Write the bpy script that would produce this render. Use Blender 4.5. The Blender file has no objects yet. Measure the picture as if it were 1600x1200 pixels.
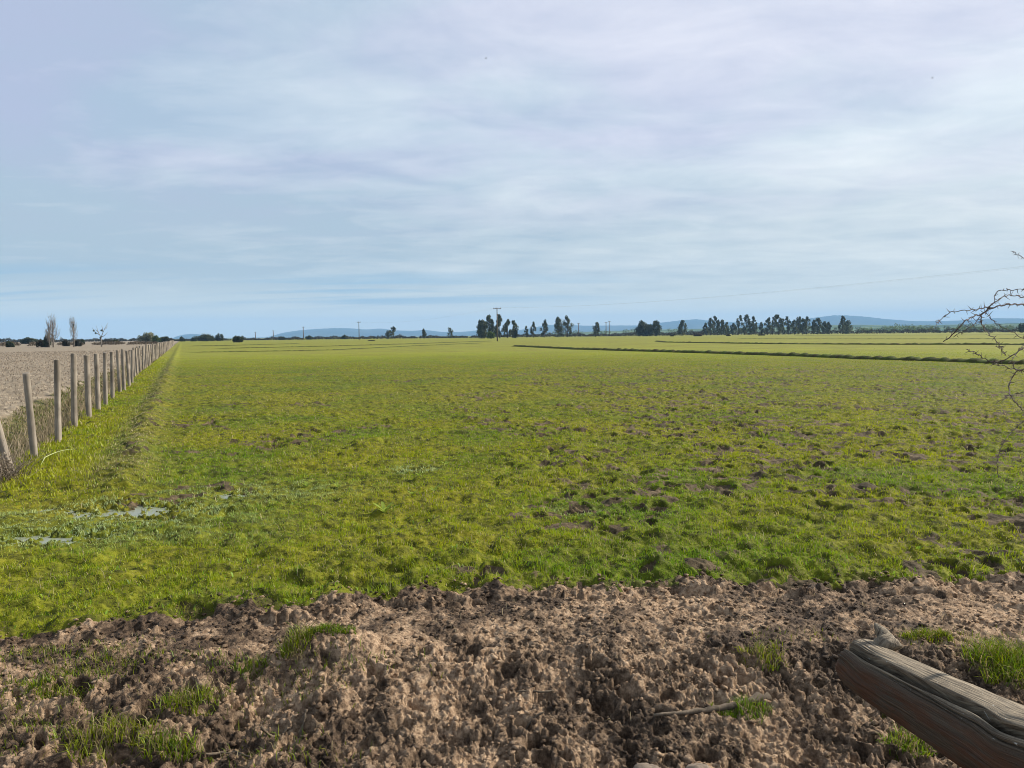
import bpy, math, random
import numpy as np
from mathutils import Matrix, Vector

random.seed(4)
rng = np.random.default_rng(11)
C = bpy.context.scene.collection
R = math.radians

# ------------------------------------------------------------------ camera
EYE = np.array([0.0, 0.0, 1.70])
F = 1202.0                      # focal length in photo pixels (1600 wide)
PITCH, ROLL = R(3.62), R(0.60)
f_ = np.array([0, math.cos(PITCH), -math.sin(PITCH)])
r0 = np.array([1.0, 0, 0])
u0 = np.array([0, math.sin(PITCH), math.cos(PITCH)])
up_ = math.cos(ROLL) * u0 + math.sin(ROLL) * r0
rt_ = math.cos(ROLL) * r0 - math.sin(ROLL) * u0
cam = bpy.data.cameras.new("camera")
cam.sensor_width = 36.0
cam.lens = 36.0 * F / 1600.0
cam.clip_start, cam.clip_end = 0.05, 60000
co = bpy.data.objects.new("camera", cam)
C.objects.link(co)
M = Matrix.Identity(4)
for i in range(3):
    M[i][0], M[i][1], M[i][2], M[i][3] = rt_[i], up_[i], -f_[i], EYE[i]
co.matrix_world = M
bpy.context.scene.camera = co

# ------------------------------------------------------------------ light
SUN_AZ, SUN_EL = R(66), R(34)        # azimuth clockwise from the view direction (+Y)
sd = np.array([math.sin(SUN_AZ) * math.cos(SUN_EL), math.cos(SUN_AZ) * math.cos(SUN_EL), math.sin(SUN_EL)])
sun = bpy.data.lights.new("sun", 'SUN')
sun.energy, sun.angle, sun.color = 5.0, R(0.6), (1.0, 0.93, 0.82)
so = bpy.data.objects.new("sun", sun)
so.rotation_euler = Vector(sd).to_track_quat('Z', 'Y').to_euler()
C.objects.link(so)
sc = bpy.context.scene
sc.view_settings.view_transform = 'Standard'
sc.view_settings.look = 'None'
sc.view_settings.exposure = 0.52
sc.view_settings.gamma = 1.0
sc.cycles.max_bounces = 6
sc.cycles.filter_width = 1.0
sc.cycles.transparent_max_bounces = 8


class NT:
    """tiny helper to write node trees"""
    def __init__(s, tree):
        s.t = tree
        s.n = tree.nodes
        s.l = tree.links

    def node(s, typ, **kw):
        n = s.n.new(typ)
        for k, v in kw.items():
            setattr(n, k, v)
        return n

    def put(s, sock, v):
        if hasattr(v, 'is_output'):
            s.l.new(v, sock)
        elif isinstance(v, (tuple, list)) and len(v) == 3 and sock.type == 'RGBA':
            sock.default_value = (*v, 1)
        else:
            sock.default_value = v

    def math(s, op, a, b=None, c=None, clamp=False):
        n = s.node('ShaderNodeMath', operation=op, use_clamp=clamp)
        for i, v in enumerate((a, b, c)):
            if v is not None:
                s.put(n.inputs[i], v)
        return n.outputs[0]

    def vmath(s, op, a, b=None):
        n = s.node('ShaderNodeVectorMath', operation=op)
        s.put(n.inputs[0], a)
        if b is not None:
            s.put(n.inputs[1], b)
        return n.outputs['Value'] if op in ('DOT_PRODUCT', 'LENGTH') else n.outputs[0]

    def mix(s, f, a, b):
        n = s.node('ShaderNodeMix', data_type='RGBA')
        s.put(n.inputs[0], f)
        s.put(n.inputs[6], a)
        s.put(n.inputs[7], b)
        return n.outputs[2]

    def ramp(s, f, lo, hi, smooth=True):
        n = s.node('ShaderNodeMapRange', interpolation_type='SMOOTHSTEP' if smooth else 'LINEAR')
        s.put(n.inputs[0], f)
        n.inputs[1].default_value, n.inputs[2].default_value = lo, hi
        return n.outputs[0]

    def noise(s, vec, scale, detail=4, rough=0.55, dist=0.0):
        n = s.node('ShaderNodeTexNoise')
        if vec is not None:
            s.put(n.inputs['Vector'], vec)
        n.inputs['Scale'].default_value = scale
        n.inputs['Detail'].default_value = detail
        n.inputs['Roughness'].default_value = rough
        n.inputs['Distortion'].default_value = dist
        return n.outputs[0]

    def mapping(s, vec, scale=(1, 1, 1), rot=(0, 0, 0), loc=(0, 0, 0)):
        n = s.node('ShaderNodeMapping')
        s.put(n.inputs[0], vec)
        n.inputs[1].default_value = loc
        n.inputs[2].default_value = rot
        n.inputs[3].default_value = scale
        return n.outputs[0]

    def attr(s, name):
        n = s.node('ShaderNodeAttribute', attribute_name=name)
        return n


# ------------------------------------------------------------------ sky
W = bpy.data.worlds.new("World")
sc.world = W
W.use_nodes = True
w = NT(W.node_tree)
w.n.clear()
SKY = 0.10
sky = w.node('ShaderNodeTexSky', sky_type='NISHITA', sun_disc=False)
sky.sun_elevation, sky.sun_rotation = SUN_EL, SUN_AZ
sky.air_density, sky.dust_density, sky.ozone_density = 1.0, 1.5, 1.5
gen = w.node('ShaderNodeTexCoord').outputs['Generated']
sep = w.node('ShaderNodeSeparateXYZ')
w.l.new(gen, sep.inputs[0])
dx, dy, dz = sep.outputs
h = w.math('ADD', w.math('MAXIMUM', dz, 0.0), 0.075)
com = w.node('ShaderNodeCombineXYZ')
w.put(com.inputs[0], w.math('DIVIDE', dx, h))
w.put(com.inputs[1], w.math('DIVIDE', dy, h))
pl = com.outputs[0]
# big soft sheets of cloud, finer streaks, blue openings low down
big = w.noise(w.mapping(pl, (0.55, 0.66, 1), (0, 0, R(-32)), (5.3, 2.9, 0)), 1.0, 3, 0.5, 0.3)
mid = w.noise(w.mapping(pl, (0.95, 1.25, 1), (0, 0, R(20)), (7.3, 2.2, 0)), 1.0, 6, 0.6, 0.4)
fine = w.noise(w.mapping(pl, (2.0, 2.9, 1), (0, 0, R(10)), (1.3, 5.2, 0)), 1.0, 6, 0.62, 0.5)
side = w.math('ADD', w.math('MULTIPLY', w.vmath('DOT_PRODUCT', gen, (float(math.sin(SUN_AZ)), float(math.cos(SUN_AZ)) * 0.4, 0.35)), 0.78), 0.13)
lum = w.math('ADD', side, w.math('MULTIPLY', w.math('SUBTRACT', big, 0.5), 0.6))
lum = w.math('ADD', lum, w.math('MULTIPLY', w.math('SUBTRACT', mid, 0.5), 1.1))
lum = w.math('ADD', lum, w.math('MULTIPLY', w.math('SUBTRACT', fine, 0.5), 0.85), clamp=True)
K = 0.765 / SKY
grey = (0.405 * K, 0.500 * K, 0.655 * K)
white = (0.86 * K, 0.895 * K, 0.945 * K)
lum = w.math('ADD', w.math('MULTIPLY', lum, 0.95), 0.05)
hue = w.ramp(w.noise(w.mapping(pl, (0.9, 1.1, 1), (0, 0, R(25)), (9.1, 4.2, 0)), 1.0, 4, 0.55, 0.3), 0.36, 0.64)
cloud = w.mix(lum, w.mix(hue, (0.425 * K, 0.485 * K, 0.655 * K), (0.395 * K, 0.505 * K, 0.640 * K)),
              w.mix(hue, (0.91 * K, 0.905 * K, 0.975 * K), (0.86 * K, 0.915 * K, 0.940 * K)))
lowc = w.mix(lum, (0.42 * K, 0.52 * K, 0.58 * K), (0.83 * K, 0.86 * K, 0.82 * K))
lowf = w.ramp(dz, 0.26, 0.06)
cloud = w.mix(lowf, cloud, lowc)
cloud = w.mix(w.math('MULTIPLY', w.ramp(dz, 0.085, 0.012), 0.95), cloud, (0.86 * K, 0.86 * K, 0.72 * K))
# openings: narrow bands of blue close to the horizon
gate = w.math('MULTIPLY', w.ramp(dz, 0.028, 0.048), w.ramp(dz, 0.095, 0.060))
openn = w.math('MULTIPLY', w.ramp(w.noise(w.mapping(pl, (0.18, 1.1, 1), (0, 0, R(3)), (0.4, 3.3, 0)), 1.0, 4, 0.55, 0.3), 0.44, 0.60), gate)
openn = w.math('MULTIPLY', openn, w.ramp(dx, 0.35, -0.2))
blue = w.mix(0.35, (0.22 * K, 0.46 * K, 0.70 * K), sky.outputs[0])
cover = w.math('SUBTRACT', 0.95, w.math('MULTIPLY', openn, 0.75))
col = w.mix(cover, blue, cloud)
bg = w.node('ShaderNodeBackground')
w.put(bg.inputs[0], col)
bg.inputs[1].default_value = SKY
out = w.node('ShaderNodeOutputWorld')
w.l.new(bg.outputs[0], out.inputs[0])


# ------------------------------------------------------------------ numpy noise
def _hash(ix, iy, seed):
    hh = (ix.astype(np.int64) * 374761393 + iy.astype(np.int64) * 668265263 + seed * 974634777) & 0xffffffff
    hh = ((hh ^ (hh >> 13)) * 1274126177) & 0xffffffff
    hh = ((hh ^ (hh >> 16)) * 2246822519) & 0xffffffff
    return ((hh ^ (hh >> 15)) & 0xffffff) / float(0x1000000)


def pn(x, y, seed=0):
    """gradient noise, about -0.7..0.7"""
    xi, yi = np.floor(x), np.floor(y)
    fx, fy = x - xi, y - yi
    ux, uy = fx * fx * fx * (fx * (fx * 6 - 15) + 10), fy * fy * fy * (fy * (fy * 6 - 15) + 10)
    o = 0
    for cx in (0, 1):
        for cy in (0, 1):
            a = _hash(xi + cx, yi + cy, seed) * 6.28318
            g = np.cos(a) * (fx - cx) + np.sin(a) * (fy - cy)
            o = o + g * (ux if cx else 1 - ux) * (uy if cy else 1 - uy)
    return o


def fbm(x, y, seed=0, octs=4, gain=0.5):
    o, a = 0, 1.0
    for k in range(octs):
        o = o + a * pn(x * 2.03 ** k + k * 7.7, y * 2.03 ** k - k * 3.1, seed + k)
        a *= gain
    return o


def pits(x, y, cell, prob, rmin, rmax, seed):
    """hoof holes: (depth 0..1, rim 0..1)"""
    X, Y = x / cell, y / cell
    xi, yi = np.floor(X), np.floor(Y)
    pit, rim = np.zeros_like(x), np.zeros_like(x)
    for ax in (-1, 0, 1):
        for ay in (-1, 0, 1):
            cx, cy = xi + ax, yi + ay
            on = _hash(cx, cy, seed) < prob
            px, py = cx + _hash(cx, cy, seed + 1), cy + _hash(cx, cy, seed + 2)
            rr = (rmin + (rmax - rmin) * _hash(cx, cy, seed + 3)) / cell
            an = _hash(cx, cy, seed + 4) * 6.283
            el = 0.65 + 0.35 * _hash(cx, cy, seed + 5)
            ex, ey = X - px, Y - py
            ca, sa = np.cos(an), np.sin(an)
            d = np.sqrt((ca * ex + sa * ey) ** 2 + ((ca * ey - sa * ex) / el) ** 2) / rr
            v = np.clip((1.12 - d) / 0.45, 0, 1)
            dep = 0.5 + 0.5 * _hash(cx, cy, seed + 6)
            pit = np.maximum(pit, np.where(on, v * v * (3 - 2 * v) * dep, 0))
            rim = np.maximum(rim, np.where(on, np.exp(-((d - 1.3) / 0.3) ** 2) * dep, 0))
    return pit, rim


def clods(x, y, cell, seed):
    """rounded lumps with sharp creases 0..1"""
    X, Y = x / cell, y / cell
    xi, yi = np.floor(X), np.floor(Y)
    o = np.zeros_like(x)
    for ax in (-1, 0, 1):
        for ay in (-1, 0, 1):
            cx, cy = xi + ax, yi + ay
            px, py = cx + _hash(cx, cy, seed + 1), cy + _hash(cx, cy, seed + 2)
            rr = 0.35 + 0.55 * _hash(cx, cy, seed + 3)
            d2 = ((X - px) ** 2 + (Y - py) ** 2) / rr ** 2
            o = np.maximum(o, np.sqrt(np.clip(1 - d2, 0, 1)) * (0.3 + 0.7 * _hash(cx, cy, seed + 4)))
    return o


def blocks(x, y, cell, seed):
    """broken angular clods: tilted plateaus with cracks between them, about 0..1"""
    X, Y = x / cell, y / cell
    xi, yi = np.floor(X), np.floor(Y)
    f1, f2, hh = np.full_like(x, 9.0), np.full_like(x, 9.0), np.zeros_like(x)
    for ax in (-1, 0, 1):
        for ay in (-1, 0, 1):
            cx, cy = xi + ax, yi + ay
            ex, ey = X - cx - _hash(cx, cy, seed + 1), Y - cy - _hash(cx, cy, seed + 2)
            d = np.sqrt(ex * ex + ey * ey)
            h = _hash(cx, cy, seed + 3) + (_hash(cx, cy, seed + 4) - 0.5) * 1.3 * ex + (_hash(cx, cy, seed + 5) - 0.5) * 1.3 * ey
            nw = d < f1
            f2 = np.where(nw, f1, np.minimum(f2, d))
            hh = np.where(nw, h, hh)
            f1 = np.where(nw, d, f1)
    return hh * np.clip((f2 - f1) / 0.16, 0.0, 1)


def sst(a, b, x):
    t = np.clip((x - a) / (b - a), 0, 1)
    return t * t * (3 - 2 * t)


# ------------------------------------------------------------------ photo pixel -> world
def ray(x, y):
    d = f_ * F + rt_ * (x - 800) + up_ * (600 - y)
    return d / np.linalg.norm(d)


def on_plane(x, y, z=0.0):
    d = ray(x, y)
    t = (z - EYE[2]) / d[2]
    return EYE + t * d


def at_depth(x, y, Y):
    d = ray(x, y)
    return EYE + d * (Y / d[1])


FA = math.atan2(*on_plane(285, 532.2)[:2])          # azimuth of the fence line
fd = np.array([math.sin(FA), math.cos(FA)])
fn = np.array([math.cos(FA), -math.sin(FA)])
edge_px = [(-500, 1030), (-200, 1003), (0, 990), (120, 980), (250, 965), (330, 947), (450, 947), (560, 932), (700, 920), (800, 916),
           (1100, 911), (1350, 908), (1600, 904), (1900, 900), (2400, 890)]
edge_w = np.array([on_plane(*p)[:2] for p in edge_px])
bank_px = [(-500, 1060), (0, 1035), (200, 1020), (330, 1015), (430, 1010), (455, 1030), (560, 1035), (600, 1005), (700, 990), (900, 990),
           (1100, 1000), (1300, 995), (1500, 1000), (1900, 1000)]
bank_w = np.array([on_plane(*p)[:2] for p in bank_px])
PIT_W = np.array([on_plane(p[0], p[1])[:2] for p in [(245, 800), (100, 835), (30, 845), (375, 772), (650, 735), (905, 797), (180, 795)]])
PIT_R = [(0.62, 0.36), (0.55, 0.25), (0.5, 0.25), (0.30, 0.2), (0.26, 0.25), (0.22, 0.16), (0.7, 0.3)]


MOUND, HOLLOW = on_plane(528, 1018)[:2], on_plane(425, 1075)[:2]


def mud_s(x, y):
    """signed distance-like: >0 inside the bare mud track, metres"""
    e = np.interp(x, edge_w[:, 0], edge_w[:, 1])
    return e - y + 0.18 * fbm(x / 0.5, y / 0.5, 91, 4, 0.65) + 0.05 * pn(x / 0.06, y / 0.06, 92)


def base(x, y):
    """ground without the fine detail"""
    u = x * fn[0] + y * fn[1]
    v = x * fd[0] + y * fd[1]
    z = 0.03 * fbm(x / 5, y / 5, 5, 3) * sst(90, 40, np.hypot(x, y))
    rid = np.exp(-((u + 0.72 + 0.10 * pn(v / 2.3, v * 0, 21)) / 0.26) ** 2) * sst(8.2, 10.5, v) * sst(400, 200, v)
    z = z + 0.15 * rid * (0.75 + 0.5 * pn(v / 1.1, u, 22))
    dit = sst(-2.1, -2.6, u) * sst(-3.9, -3.1, u) * sst(3, 7, v)
    z = z - 0.28 * dit
    z = z + 0.05 * sst(-3.6, -4.4, u)
    b = np.interp(x, bank_w[:, 0], bank_w[:, 1]) + 0.12 * fbm(x / 0.35, y / 0.35, 31, 3)
    z = z - 0.19 * sst(-0.1, 1.15, b - y) * sst(1.2, 2.4, y + 0.3)
    z = z + 0.11 * np.exp(-(((x - MOUND[0]) / 0.27) ** 2 + ((y - MOUND[1]) / 0.17) ** 2) ** 1.5)
    z = z - 0.10 * np.exp(-(((x - HOLLOW[0]) / 0.22) ** 2 + ((y - HOLLOW[1]) / 0.22) ** 2))
    for (cx, cy), (rx, ry) in zip(PIT_W, PIT_R):
        z = z - 0.042 * np.exp(-(((x - cx) / rx) ** 2 + ((y - cy) / ry) ** 2))
    return z


def pitmask(x, y):
    r = np.hypot(x, y)
    m = sst(-0.12, 0.32, fbm(x / 2.6, y / 2.6, 41, 3) + 0.30 * sst(-2, 3, x) + 0.0 - 0.15 * sst(2, -2, x))
    m = np.maximum(m, 0.5 * sst(0.9, 0.1, -mud_s(x, y)))
    return m * sst(55, 30, r)


def detail(x, y):
    """fine relief and the bare-soil mask"""
    r = np.hypot(x, y)
    z = np.zeros_like(x)
    soil = np.zeros_like(x)
    u = x * fn[0] + y * fn[1]
    ms = mud_s(x, y)
    near = r < 60
    # --- pasture: hummocks, hoof holes
    i = np.nonzero(near & (ms < 0.25))[0]
    X, Y = x[i], y[i]
    wx, wy = X + 0.05 * pn(X / 0.13, Y / 0.13, 51), Y + 0.05 * pn(X / 0.13, Y / 0.13, 52)
    p, rm = pits(wx, wy, 0.29, 0.66, 0.045, 0.10, 60)
    p2, rm2 = pits(wx, wy, 0.9, 0.5, 0.10, 0.19, 70)
    tu = 0.3 + 0.9 * sst(-0.2, 0.3, fbm(X / 1.7, Y / 1.7, 59, 3))
    pm = pitmask(X, Y) * sst(-1.0, -0.5, u[i])
    fl = sst(60, 35, r[i])
    z[i] += fl * ((0.052 + 0.030 * sst(1.8, 0.2, -ms[i])) * fbm(X / 0.36, Y / 0.36, 55, 4, 0.6) + 0.045 * clods(wx, wy, 0.26, 78) * tu - pm * (0.06 * p + 0.075 * p2) + pm * (0.018 * rm + 0.03 * rm2))
    bare = 0.9 * sst(0.10, 0.5, fbm(X / 0.33, Y / 0.33, 57, 4, 0.6) + 0.22 * pm - 0.08) * pm
    soil[i] = np.clip(np.maximum(pm * np.maximum(sst(0.15, 0.55, p), sst(0.1, 0.5, p2)), bare), 0, 1)
    wt = np.zeros_like(X)
    for (cx, cy), (rx, ry) in zip(PIT_W, PIT_R):
        wt = np.maximum(wt, np.exp(-0.8 * (((X - cx) / rx) ** 2 + ((Y - cy) / ry) ** 2)))
    z[i] += wt * (0.075 * fbm(X / 0.11, Y / 0.09, 62, 4, 0.65) + 0.006) - 0.6 * wt * fl * 0.065 * fbm(X / 0.36, Y / 0.36, 55, 4, 0.6)
    # rubble of the small irrigation ridge beside the fence
    rid = np.exp(-((u[i] + 0.72) / 0.30) ** 2) * sst(9, 11, X * fd[0] + Y * fd[1])
    z[i] += 0.05 * rid * clods(wx, wy, 0.22, 77)
    soil[i] = np.maximum(soil[i], 0.6 * rid * sst(0.0, 0.4, fbm(X / 0.4, Y / 0.4, 58, 3)))
    # --- mud
    i = np.nonzero(near & (ms > -0.12))[0]
    X, Y = x[i], y[i]
    k = sst(-0.10, 0.10, ms[i])
    b = np.interp(X, bank_w[:, 0], bank_w[:, 1])
    low = sst(-0.1, 0.5, b - Y)                               # rougher below the bank
    rough = 0.42 + 0.58 * low + 0.25 * sst(0.35, 0.0, ms[i])
    wx = X + 0.022 * pn(X / 0.09, Y / 0.09, 101) + 0.010 * pn(X / 0.028, Y / 0.028, 103)
    wy = Y + 0.022 * pn(X / 0.09, Y / 0.09, 102) + 0.010 * pn(X / 0.028, Y / 0.028, 104)
    p, rm = pits(wx, wy, 0.17, 0.72, 0.035, 0.070, 110)
    q, rq = pits(wx, wy, 0.085, 0.75, 0.016, 0.042, 120)
    c1, c2, c3 = clods(wx, wy, 0.135, 130), clods(wx, wy, 0.062, 131), clods(wx, wy, 0.030, 132)
    patch = 0.45 + 1.05 * sst(-0.25, 0.3, fbm(X / 0.45, Y / 0.45, 140, 3))
    rough = 0.20 + 0.80 * low + 0.08 * sst(0.30, 0.0, ms[i])
    b1, b2, b3 = blocks(wx, wy, 0.085, 160), blocks(wx, wy, 0.045, 161), blocks(X, Y, 0.026, 162)
    d = rough * patch * (-0.085 * p - 0.045 * q + 0.026 * rm + 0.012 * c1 + 0.010 * c2 + 0.034 * b1 + 0.030 * b2) + (0.005 + 0.009 * rough) * b3 + 0.004 * c3
    d += -0.030 * sst(0.6, 0.1, ms[i]) + 0.045 * fbm(X / 0.40, Y / 0.40, 141, 4) + 0.016 * (0.4 + rough) * fbm(X / 0.05, Y / 0.05, 142, 3, 0.65)
    z[i] += k * np.where(d > 0, 0.075 * np.tanh(d / 0.075), d)
    soil[i] = np.maximum(soil[i], k)
    # --- stubble furrows
    i = np.nonzero((r < 120) & (u < -3.2))[0]
    X, Y = x[i], y[i]
    ks = sst(-3.3, -3.9, u[i])
    z[i] += ks * sst(120, 60, r[i]) * (0.03 * fbm(X / 0.3, Y / 0.3, 151, 3) + 0.03 * pn(u[i] / 0.45, X * 0 + Y * 0.05, 152))
    return z, soil


def height(x, y):
    x, y = np.atleast_1d(np.asarray(x, float)), np.atleast_1d(np.asarray(y, float))
    return base(x, y) + detail(x, y)[0]


def ground_px(x, y):
    """where the ray through a photo pixel meets the ground"""
    d = ray(x, y)
    z = 0.0
    for _ in range(12):
        t = (z - EYE[2]) / d[2]
        p = EYE + t * d
        z = float(base(np.array([p[0]]), np.array([p[1]]))[0])
    p[2] = float(height(p[0], p[1])[0])
    return p


def lush_of(x, y):
    """0 = yellowish short sward, 1 = fresh green"""
    r = np.hypot(x, y)
    l = 0.40 + 1.0 * fbm(x / 2.4, y / 2.4, 201, 3) * sst(80, 30, r) + 0.25 * fbm(x / 14, y / 9, 202, 3)
    l = l + 0.45 * sst(1.6, 0.2, -mud_s(x, y)) * (0.3 + 0.7 * sst(-2.5, 2, x)) - 0.12 * sst(7, 14, r)
    u = x * fn[0] + y * fn[1]
    l = l - 0.15 * sst(-0.9, -1.3, u)
    return np.clip(l, 0, 1)


# ------------------------------------------------------------------ mesh helpers
def link(name, me, mat=None, parent=None):
    o = bpy.data.objects.new(name, me)
    C.objects.link(o)
    if mat is not None:
        me.materials.append(mat)
    if parent is not None:
        o.parent = parent
    return o


def arr_mesh(name, V, quads=None, tris=None, smooth=False, **attrs):
    me = bpy.data.meshes.new(name)
    V = np.ascontiguousarray(V, dtype=np.float32)
    nq = 0 if quads is None else len(quads)
    nt = 0 if tris is None else len(tris)
    me.vertices.add(len(V))
    me.vertices.foreach_set('co', V.ravel())
    idx = []
    if nq:
        idx.append(np.asarray(quads, np.int32).ravel())
    if nt:
        idx.append(np.asarray(tris, np.int32).ravel())
    idx = np.concatenate(idx)
    me.loops.add(len(idx))
    me.loops.foreach_set('vertex_index', idx)
    me.polygons.add(nq + nt)
    st = np.concatenate([np.arange(nq) * 4, nq * 4 + np.arange(nt) * 3]).astype(np.int32)
    me.polygons.foreach_set('loop_start', st)
    if smooth:
        me.polygons.foreach_set('use_smooth', np.ones(nq + nt, bool))
    for k, a in attrs.items():
        a = np.asarray(a, np.float32)
        if a.ndim == 1:
            at = me.attributes.new(k, 'FLOAT', 'POINT')
            at.data.foreach_set('value', a)
        else:
            at = me.attributes.new(k, 'FLOAT_COLOR', 'POINT')
            at.data.foreach_set('color', np.concatenate([a, np.ones((len(a), 1), np.float32)], 1).ravel())
    me.update(calc_edges=True)
    me.validate()
    return me


class MB:
    """collects tubes, blobs and leaf quads into one mesh"""
    def __init__(s):
        s.v, s.q, s.t, s.c = [], [], [], []
        s.n = 0

    def add(s, V, q=None, t=None, c=None):
        V = np.asarray(V, float)
        s.v.append(V)
        if q is not None and len(q):
            s.q.append(np.asarray(q) + s.n)
        if t is not None and len(t):
            s.t.append(np.asarray(t) + s.n)
        s.c.append(np.full(len(V), 0.5) if c is None else np.broadcast_to(c, (len(V),)))
        s.n += len(V)

    def tube(s, pts, rad, k=6, c=None, cap=True):
        pts = np.asarray(pts, float)
        n = len(pts)
        rad = np.broadcast_to(np.asarray(rad, float), (n,))
        tan = np.gradient(pts, axis=0)
        tan /= np.linalg.norm(tan, axis=1)[:, None] + 1e-9
        ref = np.array([0, 0, 1.0]) if abs(tan[0][2]) < 0.9 else np.array([1.0, 0, 0])
        V = np.zeros((n, k, 3))
        a = np.arange(k) * 2 * math.pi / k
        for i in range(n):
            e1 = np.cross(tan[i], ref)
            e1 /= np.linalg.norm(e1) + 1e-9
            e2 = np.cross(tan[i], e1)
            V[i] = pts[i] + rad[i] * (np.cos(a)[:, None] * e1 + np.sin(a)[:, None] * e2)
            ref = np.cross(e1, tan[i]) if False else -e2 if abs(np.dot(e2, tan[i])) < 0 else ref
        I = np.arange(n * k).reshape(n, k)
        q = np.stack([I[:-1], np.roll(I[:-1], -1, 1), np.roll(I[1:], -1, 1), I[1:]], -1).reshape(-1, 4)
        t = []
        VV = V.reshape(-1, 3)
        if cap:
            VV = np.concatenate([VV, pts[:1], pts[-1:]])
            for j in range(k):
                t.append((I[0, (j + 1) % k], I[0, j], n * k))
                t.append((I[-1, j], I[-1, (j + 1) % k], n * k + 1))
        s.add(VV, q, t, c)

    def leaves(s, cen, rad, n, size, g, shell=0.55, flat=1.0):
        """n leaf sprays through an ellipsoid"""
        d = g.normal(size=(n, 3))
        d /= np.linalg.norm(d, axis=1)[:, None]
        rr = shell + (1 - shell) * g.random(n) ** 0.6
        rr *= np.where(g.random(n) < 0.25, g.random(n), 1)
        p = np.asarray(cen) + d * rr[:, None] * np.asarray(rad)
        a = g.normal(size=(n, 3))
        a /= np.linalg.norm(a, axis=1)[:, None]
        b = np.cross(a, g.normal(size=(n, 3)))
        b /= np.linalg.norm(b, axis=1)[:, None] + 1e-9
        sz = size * (0.6 + 0.8 * g.random(n))[:, None]
        V = np.stack([p - a * sz, p + b * sz * 0.45, p + a * sz, p - b * sz * 0.45], 1).reshape(-1, 3)
        q = np.arange(n * 4).reshape(n, 4)
        s.add(V, q, None, np.repeat(g.random(n), 4))

    def build(s, name, mat, parent=None, smooth=False, **kw):
        me = arr_mesh(name, np.concatenate(s.v), np.concatenate(s.q) if s.q else None,
                      np.concatenate(s.t) if s.t else None, smooth, tone=np.concatenate(s.c), **kw)
        return link(name, me, mat, parent)


def tag(o, label=None, cat=None, group=None, kind=None):
    if label:
        assert 4 <= len(label.split()) <= 16, label
        o['label'] = label
    if cat:
        o['category'] = cat
    if group:
        o['group'] = group
    if kind:
        o['kind'] = kind
    return o


def empty(name, loc, rz=0.0):
    o = bpy.data.objects.new(name, None)
    o.empty_display_size = 0.2
    o.location = loc
    o.rotation_euler = (0, 0, rz)
    C.objects.link(o)
    return o


# ------------------------------------------------------------------ materials
def new_mat(name):
    m = bpy.data.materials.new(name)
    m.use_nodes = True
    t = NT(m.node_tree)
    p = t.n['Principled BSDF']
    return m, t, p


def bump(t, p, hgt, strength, dist):
    b = t.node('ShaderNodeBump')
    b.inputs['Strength'].default_value = strength
    b.inputs['Distance'].default_value = dist
    t.put(b.inputs['Height'], hgt)
    t.l.new(b.outputs[0], p.inputs['Normal'])


def mat_soil_nodes(t, pos):
    n1 = t.noise(pos, 4.5, 6, 0.7)
    n2 = t.noise(pos, 28, 5, 0.65)
    n3 = t.noise(pos, 0.8, 3, 0.5)
    dry = t.mix(t.ramp(n2, 0.35, 0.68), (0.240, 0.155, 0.094), (0.580, 0.410, 0.265))
    wet = t.mix(t.ramp(n2, 0.35, 0.7), (0.036, 0.023, 0.015), (0.140, 0.094, 0.060))
    f = t.ramp(t.math('ADD', t.math('MULTIPLY', n1, 0.6), t.math('MULTIPLY', n3, 0.4)), 0.42, 0.58)
    return t.mix(f, dry, wet), n2, f


GREEN_Y, GREEN_L, GREEN_D = (0.345, 0.360, 0.009), (0.155, 0.285, 0.010), (0.062, 0.098, 0.006)


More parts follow.
